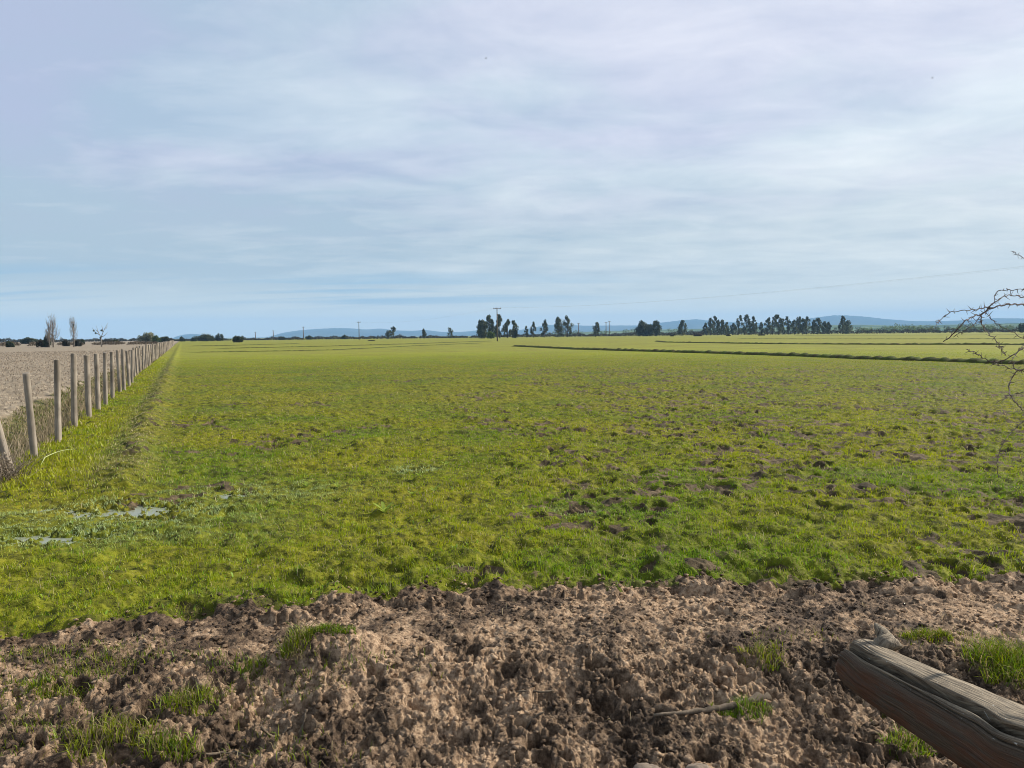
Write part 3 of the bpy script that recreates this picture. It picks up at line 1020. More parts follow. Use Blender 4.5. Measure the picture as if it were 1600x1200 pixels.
# measured posts: base x, base y, top x, top y, width in photo pixels
meas = [(54, 716, 41, 583, 10.5), (91, 690, 89, 562, 10), (116, 667, 115, 553, 9.5), (139, 655, 135.5, 556, 9), (153.5, 642, 150.5, 553, 7.5),
        (165, 632, 164, 550.5, 6.2), (176, 623.5, 174.5, 549.5, 6), (187.5, 614, 183.5, 547.5, 5.6), (194, 610, 191.5, 546, 5.6), (202.5, 604, 198, 548, 5),
        (206, 599, 206.5, 547, 4.6)]
GP = 'wooden fence posts along the stubble field'
post_objs = []


def add_post(p, top, rad, seed, me=None):
    h_ = np.linalg.norm(top - p)
    if me is None:
        me = post_mesh(seed, h_, rad, 0.3 * random.uniform(-1, 1))
    o = bpy.data.objects.new('fence_post', me)
    C.objects.link(o)
    o.location = p
    dv = Vector(top - p)
    o.rotation_euler = (Matrix.Rotation(0, 3, 'Z') @ dv.to_track_quat('Z', 'Y').to_matrix()).to_euler()
    o['group'] = GP
    o['category'] = 'fence post'
    post_objs.append(o)
    return o


def post_from_px(bx, by, tx, ty, wpx, seed):
    p = on_plane(bx, by)
    p[2] = float(base(p[:1], p[1:2])[0]) - 0.02
    D = p[1]
    top = at_depth(tx, ty, D)
    return add_post(p, top, 0.40 * wpx / F * np.linalg.norm(p - EYE), seed)


# the leaning post at the very left edge
lp = on_plane(20, 746)
lt = at_depth(-14, 632, lp[1] - 0.05)
o = add_post(lp - np.array([0, 0, 0.02]), lt, 0.046, 77)
o['label'] = 'leaning round fence post cut by the left edge of the picture, dry twigs beside it'
looks = ['pale grey fence post leaning slightly left, nearest of the upright posts', 'dark topped upright fence post, second of the upright posts from the left']
for k, m_ in enumerate(meas):
    o = post_from_px(*m_, seed=100 + k)
    o['label'] = looks[k] if k < 2 else f'round weathered fence post, {ORD[k]} of the upright posts from the left'
V0 = float(np.dot(on_plane(206, 599)[:2], fd))
vv = V0 + 1.75
lib = [post_mesh(200 + k, 1.35, 0.050, 0.3 * random.uniform(-1, 1)) for k in range(9)]
k = len(meas)
while vv < 215:
    uu = -2.06 + random.uniform(-0.05, 0.05)
    p = np.array([fn[0] * uu + fd[0] * vv, fn[1] * uu + fd[1] * vv, 0.0])
    p[2] = float(base(p[:1], p[1:2])[0]) - 0.03
    o = add_post(p, p + np.array([random.uniform(-.06, .06), random.uniform(-.06, .06), 1.35]), 0.06, 0, lib[k % 9])
    o.rotation_euler.rotate_axis('Z', random.uniform(0, 6.28))
    o.scale = (1, 1, random.uniform(0.93, 1.06))
    o['label'] = (f'round weathered fence post, {ORD[k]} of the upright posts from the left' if k < 32
                  else 'tiny pale fence post far off where the fence posts merge into one strip')
    vv += random.uniform(1.62, 1.88)
    k += 1

# dry twigs heaped against the leaning post
def dry_bush():
    g = np.random.default_rng(8)
    p = ground_px(2, 752)
    rt = empty('dry_shrub', p)
    tag(rt, 'heap of dry grey brown twigs beside the leaning post at left edge', 'dry shrub')
    mb = MB()
    for _ in range(150):
        a = g.random() * 6.283
        l_ = 0.20 + 0.34 * g.random()
        e = g.uniform(0.5, 1.3)
        b = np.array([g.normal() * 0.13, g.normal() * 0.13, -0.02])
        d1 = np.array([math.cos(a) * math.cos(e), math.sin(a) * math.cos(e), math.sin(e)])
        m1 = b + d1 * l_ * 0.5 + g.normal(size=3) * 0.03
        m2 = b + d1 * l_ + g.normal(size=3) * 0.08
        mb.tube([b, m1, m2], [0.005, 0.0035, 0.002], 4, g.random())
    mb.build('twigs', DRYTWIG, rt)
    lb = MB()
    lb.leaves((0, 0, 0.18), (0.22, 0.22, 0.2), 420, 0.022, g, 0.3)
    lb.build('dry_leaves', DRYLEAF, rt)


DRYTWIG = wood_mat('dry_twig', (0.10, 0.075, 0.05), (0.26, 0.21, 0.155), scale=10)
DRYLEAF = leaf_mat('dry_leaf', (0.09, 0.065, 0.04), (0.34, 0.28, 0.21))
dry_bush()

# two long pale stems lying over the grass by the first posts
for (a, b, lab) in (((62, 729), (118, 709), 'long pale dry reed lying on grass right of the nearest upright post'),):
    p0, p1 = ground_px(*a), ground_px(*b)
    mb = MB()
    pts = [p0 * (1 - t) + p1 * t + np.array([0, 0, 0.07 + 0.04 * math.sin(3.1 * t)]) for t in np.linspace(0, 1, 8)]
    pts[0][2] -= 0.09
    mb.tube(pts, np.linspace(0.006, 0.0025, 8), 6)
    tag(mb.build('fallen_reed', flat_mat('straw', (0.42, 0.46, 0.20))), lab, 'reed')


# ------------------------------------------------------------------ foreground log
def log():
    ax = np.array([at_depth(1334, 1030, 3.30), at_depth(1372, 1056, 3.08), at_depth(1440, 1093, 2.80), at_depth(1520, 1137, 2.50), at_depth(1600, 1180, 2.25),
                   at_depth(1700, 1215, 2.02), np.array([2.05, 1.72, 0.42]), np.array([2.55, 1.50, 0.05]), np.array([2.85, 1.38, -0.35])])
    rad = 0.92 * np.array([0.116, 0.122, 0.132, 0.141, 0.147, 0.153, 0.18, 0.20, 0.24])
    s = np.r_[0, np.cumsum(np.linalg.norm(np.diff(ax, axis=0), axis=1))]
    n, k = 420, 420
    gc = np.random.default_rng(12)
    cracks = [(gc.uniform(-2.2, 2.6), gc.uniform(0.0, 1.6), gc.uniform(0.15, 0.6), gc.uniform(0.012, 0.03), gc.uniform(0.03, 0.09), gc.uniform(-0.25, 0.25)) for _ in range(46)]
    ss = np.linspace(0, s[-1], n)

    def sm(a):
        o = np.stack([np.interp(ss, s, a[:, j]) for j in range(a.shape[1])], 1)
        ker = np.hanning(31)
        ker /= ker.sum()
        pad = np.concatenate([np.repeat(o[:1], 15, 0) + np.arange(-15, 0)[:, None] * (o[1] - o[0]), o, np.repeat(o[-1:], 15, 0) + np.arange(1, 16)[:, None] * (o[-1] - o[-2])])
        return np.stack([np.convolve(pad[:, j], ker, 'valid') for j in range(o.shape[1])], 1)
    c = sm(ax)
    rr = sm(rad[:, None])[:, 0]
    tan = np.gradient(c, axis=0)
    tan /= np.linalg.norm(tan, axis=1)[:, None]
    e1 = np.cross(tan, np.array([0, 0, 1.0]))
    e1 /= np.linalg.norm(e1, axis=1)[:, None]           # sideways
    e2 = np.cross(e1, tan)                              # up
    view = EYE - c                                      # angle measured from the side facing the camera
    view /= np.linalg.norm(view, axis=1)[:, None]
    a0 = np.arctan2((view * e2).sum(1), (view * e1).sum(1))
    A = np.linspace(0, 2 * math.pi, k + 1)[:-1]
    sg = 1.0 if np.dot(np.cross(tan[50], view[50]), np.array([0, 0, 1.0])) > 0 else -1.0
    V = np.zeros((n, k, 3))
    LU = np.zeros((n, k, 3))
    for i in range(n):
        t = ss[i]
        an = A + a0[i]
        # B > 0 : towards the upper silhouette
        upv = np.cross(view[i], tan[i])
        if upv[2] < 0:
            upv = -upv
        upv /= np.linalg.norm(upv)
        dirs = np.cos(an)[:, None] * e1[i] + np.sin(an)[:, None] * e2[i]
        B = np.arctan2(dirs @ upv, dirs @ view[i])       # -pi..pi, 0 faces the camera, pi/2 upper edge
        ru = 1 + 0.035 * pn(np.cos(B) * 1.6 + t * 1.2, np.sin(B) * 1.6 + t * 0.4, 401) * 2 + 0.020 * pn(B * 5.5, B * 0 + t * 1.1, 402) + 0.011 * pn(B * 18, B * 0 + t * 1.8, 403) + 0.010 * pn(B * 40, B * 0 + t * 4, 404) + 0.03 * pn(B * 2.0, B * 0 + t * 5.0, 407)
        c1 = 0.55 + 0.10 * math.sin(t * 1.4 + .3) + 0.03 * math.sin(t * 9)
        w1 = 0.095 + 0.10 * math.exp(-t * 1.4) + 0.02 * math.sin(t * 11) * math.exp(-t)
        g1 = np.exp(-np.abs((B - c1) / w1) ** 4) * (0.72 if t < 1.7 else max(0.0, 0.72 - (t - 1.7)))
        c2 = 0.20 + 0.08 * math.sin(t * 1.9 + 1.0) + 0.02 * math.sin(t * 13)
        g2 = np.exp(-np.abs((B - c2) / 0.035) ** 2) * 0.16 * float(sst(0.25, 0.6, t))
        c3 = -0.62 + 0.06 * math.sin(t * 3)
        g3 = np.exp(-np.abs((B - c3) / 0.28) ** 2) * 0.09 * math.exp(-t * 1.3)
        gk = 0 * B
        for (cb, ct, cl, cw, cd, cs) in cracks:
            if abs(t - ct) < cl:
                gk = np.maximum(gk, cd * (1 - abs(t - ct) / cl) * np.exp(-((B - cb - cs * (t - ct) - 0.03 * math.sin(t * 17 + cb * 5)) / cw) ** 2))
        step = 0.07 * sst(c1 - .02, c1 + .12, B) * sst(2.4, 1.5, B) * math.exp(-t * 1.5)
        R_ = rr[i] * (ru - g1 - g2 - g3 - gk + step)
        # broken end: each lobe rounds off
        lobe = 0.03 + 0.035 * np.sin(B * 2 + 0.6) + 0.03 * pn(B * 3, B * 0, 405) + 0.022 * pn(B * 9, B * 0, 406)
        endf = np.sqrt(np.clip(1 - ((np.clip(0.075 + lobe - t, 0, 1)) / (0.075 + lobe + 1e-4)) ** 2, 0.0, 1))
        R_ = R_ * np.clip(endf, 0.02, 1)
        V[i] = c[i] + dirs * R_[:, None]
        LU[i] = np.stack([B * 0 + t, np.cos(B), np.sin(B)], 1)
    I = np.arange(n * k).reshape(n, k)
    q = np.stack([I[:-1], np.roll(I[:-1], -1, 1), np.roll(I[1:], -1, 1), I[1:]], -1).reshape(-1, 4)[:, ::-1]
    VV = np.concatenate([V.reshape(-1, 3), c[:1], c[-1:]])
    LL = np.concatenate([LU.reshape(-1, 3), [[0, 0, 0]], [[ss[-1], 0, 0]]])
    t_ = [(I[0, j], I[0, (j + 1) % k], n * k) for j in range(k)] + [(I[-1, (j + 1) % k], I[-1, j], n * k + 1) for j in range(k)]
    m, t, p = new_mat('log_wood')
    lu = t.attr('lu').outputs['Vector']
    gr_ = t.noise(t.mapping(lu, (3.5, 22, 22)), 1.0, 7, 0.68)
    gr2 = t.noise(t.mapping(lu, (9, 75, 75)), 1.0, 4, 0.6)
    bl = t.noise(t.mapping(lu, (4, 3, 3)), 1.0, 5, 0.6)
    cc = t.mix(t.ramp(t.math('ADD', t.math('MULTIPLY', gr_, 0.65), t.math('MULTIPLY', gr2, 0.35)), 0.34, 0.66), (0.030, 0.021, 0.014), (0.390, 0.315, 0.220))
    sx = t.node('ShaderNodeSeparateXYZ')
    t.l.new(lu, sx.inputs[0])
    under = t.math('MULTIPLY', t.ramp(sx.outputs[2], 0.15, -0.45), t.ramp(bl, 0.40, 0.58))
    cc = t.mix(t.math('MULTIPLY', t.ramp(sx.outputs[2], 0.42, 0.05), 0.85), cc, t.mix(gr_, (0.010, 0.006, 0.004), (0.105, 0.066, 0.038)))  # shade on the camera and under side painted into the wood colour
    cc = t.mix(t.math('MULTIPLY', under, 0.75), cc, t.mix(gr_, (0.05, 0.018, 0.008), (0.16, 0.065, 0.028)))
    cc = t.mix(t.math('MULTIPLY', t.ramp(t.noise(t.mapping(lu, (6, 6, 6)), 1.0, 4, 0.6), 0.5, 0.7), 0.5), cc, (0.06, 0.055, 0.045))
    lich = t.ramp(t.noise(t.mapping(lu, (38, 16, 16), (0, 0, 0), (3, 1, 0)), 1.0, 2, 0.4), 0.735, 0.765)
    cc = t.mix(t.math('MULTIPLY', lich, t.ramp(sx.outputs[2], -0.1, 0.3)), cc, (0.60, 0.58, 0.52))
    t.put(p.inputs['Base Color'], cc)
    p.inputs['Roughness'].default_value = 0.8
    p.inputs['Specular IOR Level'].default_value = 0.25
    bump(t, p, t.math('ADD', gr_, t.math('MULTIPLY', gr2, 0.5)), 0.7, 0.012)
    rt = empty('fallen_log', (float(c[-1][0]), float(c[-1][1]), -0.3))
    tag(rt, 'weathered grey split log slanting in from the lower right corner above the mud', 'log')
    off = np.array(rt.location)
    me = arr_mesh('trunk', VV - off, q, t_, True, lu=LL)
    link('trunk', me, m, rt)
    # broken stub sticking up at the end
    b0 = at_depth(1383, 1003, 3.16)
    tip = at_depth(1367, 967, 3.22)
    mb = MB()
    ts = np.linspace(0, 1, 9)
    tip = b0 * 0.18 + tip * 0.82
    pts = np.array([b0 * (1 - a) + tip * a + np.array([0.006 * math.sin(a * 5), 0, 0]) for a in ts])
    pts = np.concatenate([[b0 - (tip - b0) * 0.45], pts])
    mb.tube(pts - off, [0.060, 0.050, 0.043, 0.036, 0.030, 0.026, 0.022, 0.017, 0.012, 0.005], 12)
    st = mb.build('broken_stub', m, rt, True, lu=np.tile(np.array([[0.3, 0.5, 0.8]]), (122, 1)) + np.random.default_rng(2).normal(size=(122, 3)) * 0.02)


log()


# ------------------------------------------------------------------ sticks and stones on the mud
def stick(pxs, rads, label, name='fallen_stick', lift=0.01, mat=None, cat='stick'):
    pts, base_r = [], []
    P = [ground_px(*q) for q in pxs]
    P = np.array(P)
    P[:, 2] = np.maximum(P[:, 2], P[:, 2].mean() - 0.01)
    s = np.linspace(0, 1, 18)
    so_ = np.linspace(0, 1, len(P))
    pts = np.stack([np.interp(s, so_, P[:, j]) for j in range(3)], 1)
    zt = np.polyfit(s, height(pts[:, 0], pts[:, 1]), 2)
    rr = np.interp(s, np.linspace(0, 1, len(rads)), rads)
    pts[:, 2] = np.polyval(zt, s) + rr * 0.6 + lift
    g = np.random.default_rng(len(label))
    mb = MB()
    mb.tube(pts + g.normal(size=pts.shape) * 0.15 * rr[:, None], rr * (1 + 0.2 * g.normal(size=18)), 9)
    return tag(mb.build(name, mat or STICK, None, True), label, cat)


STICK = wood_mat('stick_bark', (0.075, 0.055, 0.038), (0.24, 0.185, 0.13), scale=8)
stick([(1022, 1142), (1080, 1128), (1130, 1118), (1170, 1108), (1200, 1100)], [0.006, 0.011, 0.014, 0.018, 0.020],
      'thick broken branch lying half buried in the mud left of the log', 'fallen_branch', 0.012)
stick([(806, 1096), (825, 1093), (848, 1096), (866, 1094)], [0.003, 0.005, 0.005, 0.004], 'pale bent twig lying on the mud in the middle of the foreground', 'fallen_twig', 0.02)
stick([(812, 1150), (832, 1143), (850, 1139)], [0.004, 0.006, 0.004], 'short pale twig on the mud just above the two stones', 'fallen_twig', 0.02)
stick([(462, 1163), (473, 1146), (480, 1136)], [0.006, 0.007, 0.006], 'short dark stick poking from the mud left of the foreground middle', 'fallen_twig', 0.03)
stick([(318, 1192), (345, 1183), (370, 1178), (392, 1195)], [0.004, 0.006, 0.005, 0.004], 'thin pale stick at the bottom edge beside the lower left grass', 'fallen_twig', 0.02)
stick([(410, 1168), (432, 1150), (450, 1143)], [0.005, 0.007, 0.006], 'grey stick lying slanted on the mud right of the grass tufts', 'fallen_twig', 0.03)


def stone(px, rx, ry, rz, label, seed):
    p = ground_px(*px)
    g = np.random.default_rng(seed)
    n, k = 22, 36
    V, I = [], np.arange(n * k).reshape(n, k)
    for i in range(n):
        ph = math.pi * (i + 0.02) / (n - 0.96)
        for j in range(k):
            a = 2 * math.pi * j / k
            d = np.array([math.sin(ph) * math.cos(a), math.sin(ph) * math.sin(a), math.cos(ph)])
            f = 1 + 0.40 * float(pn(np.array([d[0] * 1.3 + seed]), np.array([d[1] * 1.3 + d[2] * 1.7]), 501)[0]) + 0.14 * float(pn(np.array([d[0] * 4 + seed]), np.array([d[1] * 5 + d[2] * 4]), 502)[0])
            V.append(d * f * np.array([rx, ry, rz]))
    q = np.stack([I[:-1], np.roll(I[:-1], -1, 1), np.roll(I[1:], -1, 1), I[1:]], -1).reshape(-1, 4)[:, ::-1]
    o = link('stone', arr_mesh('stone', np.array(V), q, None, True), STONE)
    o.location = (p[0], p[1], p[2] + rz * 0.1)
    o.rotation_euler = (0, 0, g.random() * 3)
    tag(o, label, 'stone', 'smooth stones at the bottom edge')


m, t, p_ = new_mat('stone')
pos = t.node('ShaderNodeTexCoord').outputs['Object']
t.put(p_.inputs['Base Color'], t.mix(t.noise(pos, 22, 5, 0.65), (0.10, 0.072, 0.05), (0.25, 0.19, 0.135)))
p_.inputs['Roughness'].default_value = 0.85
bump(t, p_, t.noise(pos, 60, 4, 0.6), 0.4, 0.006)
STONE = m
stone((1018, 1222), 0.075, 0.055, 0.034, 'larger smooth brown stone at the bottom edge, left of two', 5)
stone((1094, 1228), 0.055, 0.05, 0.032, 'smaller smooth stone at the bottom edge, right of two', 9)


# ------------------------------------------------------------------ single grass tufts on the mud and bank
def tuft(px, rx, ry, n, h0, h1, lush, label, seed, dry=0.12):
    g = np.random.default_rng(seed)
    p = ground_px(*px)
    a, rr = g.random(n) * 6.283, np.sqrt(g.random(n))
    X, Y = p[0] + rx * rr * np.cos(a), p[1] + ry * rr * np.sin(a)
    edge = 1 + 0.5 * pn(X / 0.06, Y / 0.06, seed)
    ok = rr < 0.85 * edge
    X, Y, rr = X[ok], Y[ok], rr[ok]
    n = len(X)
    Z = height(X, Y) - 0.006
    lv = np.clip(lush + 0.25 * g.normal(size=n), 0, 1)[:, None]
    cc = (gy_ * (1 - lv) + gl_ * lv) * (0.35 + 0.6 * g.random((n, 1)))
    d = (g.random(n) < dry + 0.12)[:, None]
    cc = np.where(d, np.array([0.30, 0.24, 0.11]) * (0.6 + 0.6 * g.random((n, 1))), cc)
    hh = (h0 + (h1 - h0) * g.random(n)) * (1.1 - 0.45 * rr)
    s = blades(X, Y, Z, hh, 0.0032 + 0.0028 * g.random(n), np.clip(0.25 + 0.35 * rr + 0.3 * g.random(n), 0, 0.94), cc, g)
    V, q, t, c = s
    off = np.array([p[0], p[1], float(Z.mean())])
    me = arr_mesh('grass_tuft', V - off, q, t, False, col=c)
    o = link('grass_tuft', me, BLADE)
    o.location = off
    tag(o, label, 'grass tuft', 'grass tufts growing on the mud')


tuft((512, 1000), 0.17, 0.06, 900, 0.025, 0.06, 0.75, 'bright green grass cap on top of the mud bank left of centre', 31, 0.04)
tuft((462, 1062), 0.10, 0.10, 380, 0.06, 0.15, 0.5, 'thin dark grass hanging on the shaded side of the left mud bank', 32, 0.3)
tuft((292, 1112), 0.19, 0.11, 480, 0.05, 0.12, 0.45, 'green grass tuft below a dark hollow in the left foreground mud', 33)
tuft((165, 1172), 0.26, 0.16, 800, 0.05, 0.13, 0.35, 'large yellowish green grass clump in the lower left corner', 34, 0.2)
tuft((270, 1192), 0.16, 0.08, 320, 0.06, 0.13, 0.6, 'green grass tuft at the bottom edge right of the corner clump', 35)
tuft((85, 1090), 0.20, 0.07, 600, 0.03, 0.08, 0.5, 'low grass patch near the left edge above the corner clump', 36)
tuft((1190, 1042), 0.15, 0.10, 520, 0.04, 0.11, 0.35, 'dark mixed grass tussock on the mud left of the log end', 37, 0.35)
tuft((1160, 1122), 0.17, 0.08, 600, 0.03, 0.09, 0.85, 'bright green tuft growing around the thick broken branch', 38, 0.05)
tuft((1450, 1003), 0.17, 0.06, 700, 0.03, 0.08, 0.45, 'small grass patch behind the log on the bank edge', 39)
tuft((1592, 1058), 0.27, 0.22, 2300, 0.07, 0.19, 0.6, 'big lush grass clump behind the log at the right edge', 40, 0.10)
tuft((1420, 1185), 0.13, 0.10, 500, 0.03, 0.09, 0.7, 'short green tuft under the log at the bottom edge', 41)
tuft((395, 1085), 0.10, 0.06, 260, 0.04, 0.09, 0.6, 'small green tuft in the hollow left of the mud bank', 42)


# broad leaved weeds in the pasture
def weed(px, size, nl, label, seed):
    g = np.random.default_rng(seed)
    p = ground_px(*px)
    V, Q_, T_, c = [], [], [], []
    for k in range(nl):
        a = 6.283 * k / nl + g.normal() * 0.3
        L, wd_ = 0.62 * size * (0.7 + 0.5 * g.random()), size * 0.09
        e = g.uniform(0.7, 1.25)
        d = np.array([math.cos(a) * math.cos(e), math.sin(a) * math.cos(e), math.sin(e)])
        sd_ = np.array([-math.sin(a), math.cos(a), 0])
        o = len(V)
        for t, wv in ((0, .15), (.3, .7), (.6, 1), (.85, .6), (1, .05)):
            m_ = d * L * t + np.array([math.cos(a), math.sin(a), -0.5]) * 0.35 * L * t * t
            V += [m_ - sd_ * wd_ * wv, m_ + np.array([0, 0, -0.1 * wd_]), m_ + sd_ * wd_ * wv]
            c += [0.3 + 0.6 * g.random()] * 3
        for i in range(4):
            for j in range(2):
                Q_.append((o + i * 3 + j, o + i * 3 + j + 1, o + i * 3 + j + 4, o + i * 3 + j + 3))
    me = arr_mesh('broadleaf_weed', np.array(V), Q_, None, True, tone=np.array(c))
    ob = link('broadleaf_weed', me, WEED)
    ob.location = p
    tag(ob, label, 'weed', 'broad leaved weeds standing in the pasture')


WEED = leaf_mat('weed_leaf', (0.17, 0.25, 0.02), (0.34, 0.42, 0.07), 0.5)
weed((601, 806), 0.20, 11, 'largest light green broad leaved weed, in the middle of the near pasture', 1)
weed((479, 760), 0.13, 8, 'leftmost light green weed, in the pasture right of the wet patch', 2)
weed((528, 764), 0.12, 7, 'light green weed right beside the leftmost weed', 3)
weed((645, 775), 0.12, 8, 'light green weed just behind and right of the largest weed', 4)
weed((679, 772), 0.12, 9, 'rightmost weed of the front weeds, behind the largest weed', 5)
weed((697, 728), 0.12, 7, 'farther light green weed right of the small far puddle', 6)
weed((655, 752), 0.10, 7, 'small light green weed just below the small far puddle', 7)


# ------------------------------------------------------------------ power poles and wires
def pole_at(px, D, top_y, label):
    d = ray(px, 520)
    p = np.array([d[0] / d[1] * D, D, 0.0])
    hgt = float(at_depth(px, top_y, D)[2])
    rt = empty('power_pole', p, R(-25))
    tag(rt, label, 'power pole', 'power poles crossing the pasture')
    sc_ = max(1.0, D / 330)
    mb = MB()
    mb.tube([(0, 0, -0.5), (0, 0, hgt * 0.5), (0, 0, hgt)], [0.19 * sc_, 0.16 * sc_, 0.12 * sc_], 10)
    mb.build('pole', POLE, rt, True)
    cb = MB()
    cb.tube([(-1.25, 0, hgt - 0.35), (1.25, 0, hgt - 0.35)], 0.085 * sc_, 4)
    arm = cb.build('crossarm', POLE, rt)
    for ix in (-1.1, -0.45, 1.1):
        ib = MB()
        ib.tube([(ix, 0, hgt - 0.30), (ix, 0, hgt - 0.15), (ix, 0, hgt - 0.02)], [0.05, 0.09, 0.05], 8)
        ib.build('insulator', INSUL, rt, True)
    return p, hgt


INSUL = flat_mat('insulator', (0.22, 0.17, 0.14), 0.3)
PL = [pole_at(777, 227, 480.5, 'tallest wooden power pole with crossarm in front of the dark tree clump'),
      pole_at(561, 420, 502.5, 'thin power pole left of centre before the blue mountains'),
      pole_at(474, 613, 510.5, 'small distant power pole, second left of the tallest pole'),
      pole_at(427, 806, 516.5, 'tiny distant power pole, third left of the tallest pole'),
      pole_at(399, 1000, 519, 'faintest distant power pole, fourth left of the tallest pole'),
      pole_at(947, 700, 503.5, 'left one of two thin poles right of the leaning tree'),
      pole_at(952, 720, 502, 'right one of two thin poles right of the leaning tree'),
      pole_at(904, 800, 505, 'thin far pole between the two middle eucalyptus clumps')]
prevp = (np.array([73.0, 40.0, 0]), PL[0][1])
chain = [prevp] + PL[:5]
WIRE = flat_mat('wire', (0.20, 0.20, 0.22), 0.6)
side_names = ['left', 'middle', 'right']
for k in range(3):
    (a, ha), (b, hb) = chain[k], chain[k + 1]
    for j, ix in enumerate((-1.1, -0.45, 1.1)):
        off = np.array([ix * math.cos(R(-25)), ix * math.sin(R(-25)), 0])
        A_, B_ = a + off + np.array([0, 0, ha - 0.02]), b + off + np.array([0, 0, hb - 0.02])
        pts = [A_ * (1 - t) + B_ * t - np.array([0, 0, 4 * 2.0 * t * (1 - t)]) for t in np.linspace(0, 1, 40)]
        mb = MB()
        mb.tube(pts, 0.0032, 4)
        where = ['rising to the right from the tallest pole', 'from the tallest pole to the thin pole left of it', 'between the two poles left of the tallest pole'][k]
        tag(mb.build('power_wire', WIRE), f'thin {side_names[j]} power wire {where}', 'power wire', 'wires of the power line')


# ------------------------------------------------------------------ trees
def foot(px, D):
    d = ray(px, 520)
    s_ = D / math.hypot(d[0], d[1])
    return np.array([d[0] * s_, d[1] * s_, 0.0])


def top_h(px, ytop, D):
    d = ray(px, ytop)
    return EYE[2] + d[2] / math.hypot(d[0], d[1]) * D


GE = 'eucalyptus trees beyond the pasture'


def euc(px, top, wpx, D, seed, label, lean=0.0, dens=1.0, mat=None, low=0.22):
    g = np.random.default_rng(seed)
    p = foot(px, D)
    H, Wd = top_h(px, top, D), wpx / F * D
    rt = empty('eucalyptus_tree', p)
    tag(rt, label, 'tree', GE)
    lx = lean * H
    path = lambda t: np.array([lx * t ** 1.3 + 0.03 * H * math.sin(3 * t + seed), 0.02 * H * math.cos(4 * t + seed), H * t])
    tb, cb = MB(), MB()
    r0_ = 0.020 * H + 0.10
    ts = np.linspace(0, 0.93, 8)
    tb.tube([path(t) for t in ts], r0_ * (1 - 0.85 * ts), 7)
    nb = int(16 + Wd * 1.2)
    Wd *= 1.25
    low *= 0.35
    for k in range(nb):
        t0 = low + (0.93 - low) * (k + g.random()) / nb
        a = g.random() * 6.283
        prof = math.sin(math.pi * min(1, (t0 - low + 0.12) / (1.08 - low))) ** 0.7 * (1.22 - 0.62 * t0)
        l_ = Wd * 0.5 * prof * (0.35 + 0.75 * g.random())
        b0 = path(t0)
        e = b0 + np.array([math.cos(a) * l_, math.sin(a) * l_, (0.10 + 0.10 * g.random()) * H * (1 - 0.6 * t0)])
        e[2] = min(e[2], H * 0.95)
        m_ = (b0 + e) / 2 + np.array([0, 0, -0.01 * H])
        tb.tube([b0, m_, e], [r0_ * 0.35, r0_ * 0.25, r0_ * 0.12], 5)
        cr = max(0.5, Wd * (0.10 + 0.13 * g.random()) * (1.2 - 0.5 * t0))
        cb.leaves(e, (cr, cr, cr * 1.6), int(64 * dens), 0.30 + 0.03 * Wd, g, 0.35)
    cr = Wd * 0.11
    cb.leaves(path(0.95), (cr, cr, H * 0.08), int(50 * dens), 0.30 + 0.03 * Wd, g, 0.3)
    tb.build('trunk', BARK, rt)
    cb.build('crown', mat or EUC, rt)


def bush(px, top, wpx, D, seed, label, mat, name='bush', cat='bush', group='bushes and low trees along the horizon', stem=0.35):
    g = np.random.default_rng(seed)
    p = foot(px, D)
    H, Wd = top_h(px, top, D), wpx / F * D
    rt = empty(name, p)
    tag(rt, label, cat, group)
    tb, cb = MB(), MB()
    k = max(5, int(Wd / max(0.8, H) * 7))
    for j in range(k):
        q = np.array([(j + g.random() - k / 2) / k * Wd * 0.8, g.normal() * Wd * 0.12, 0])
        hx = H * math.sqrt(max(0.1, 1 - (q[0] / (Wd * 0.55)) ** 2)) * (0.72 + 0.3 * g.random())
        tb.tube([(q[0] * 0.3, q[1] * 0.3, -0.1), (q[0] * 0.6, q[1] * 0.6, hx * 0.4), (q[0], q[1], hx * 0.8)], [0.03 * H, 0.022 * H, 0.01 * H], 5)
        cr = max(0.35, Wd * 0.17)
        cb.leaves((q[0], q[1], hx - 0.32 * H * 0.8), (cr, cr, H * 0.30), 130, 0.16 + 0.035 * H, g, 0.3)
        cb.leaves((q[0], q[1], hx * stem), (cr, cr, H * 0.26), 90, 0.16 + 0.035 * H, g, 0.3)
    tb.build('trunk', BARK, rt)
    cb.build('crown', mat, rt)


# central clump and scattered trees towards the left
euc(752, 502, 18, 470, 1, 'broad dark eucalyptus at the left end of the central tree clump', dens=1.6, low=0.08)
euc(765, 493, 14, 480, 2, 'tall eucalyptus left of the tallest power pole in the central clump', dens=1.3)
euc(781, 492, 14, 480, 3, 'tall eucalyptus right of the tallest power pole in the central clump', dens=1.2, low=0.1)
euc(794, 500, 10, 475, 4, 'slim open eucalyptus, second from the right in the central clump', dens=0.9, low=0.15)
euc(802, 501, 10, 470, 5, 'ragged open eucalyptus at the right end of the central clump', dens=0.9, low=0.1)
euc(606, 512, 11, 560, 6, 'leaning sparse tree standing alone before the mountains left of centre', lean=0.55, dens=0.8)
euc(662, 514, 6, 560, 7, 'small narrow tree midway between leaning tree and central clump', dens=0.8)
euc(703, 513, 8, 560, 8, 'thin nearly bare tree left of the central clump', dens=0.35)
euc(823, 510, 5, 540, 9, 'smallest slim tree right after the central clump', dens=0.7)
euc(834, 503, 7, 540, 10, 'slim eucalyptus, second tree right of the central clump', dens=0.8)
euc(851, 501, 10, 540, 11, 'medium eucalyptus, third tree right of the central clump', dens=0.9)
euc(872, 497, 14, 540, 12, 'bushy eucalyptus, left one of the tall middle pair', dens=1.2, low=0.1)
euc(886, 495, 14, 545, 13, 'open crowned eucalyptus, right one of the tall middle pair', dens=0.7, low=0.1)
euc(930, 504, 10, 560, 14, 'right leaning eucalyptus standing alone just left of the two thin poles', lean=0.22, dens=0.9)
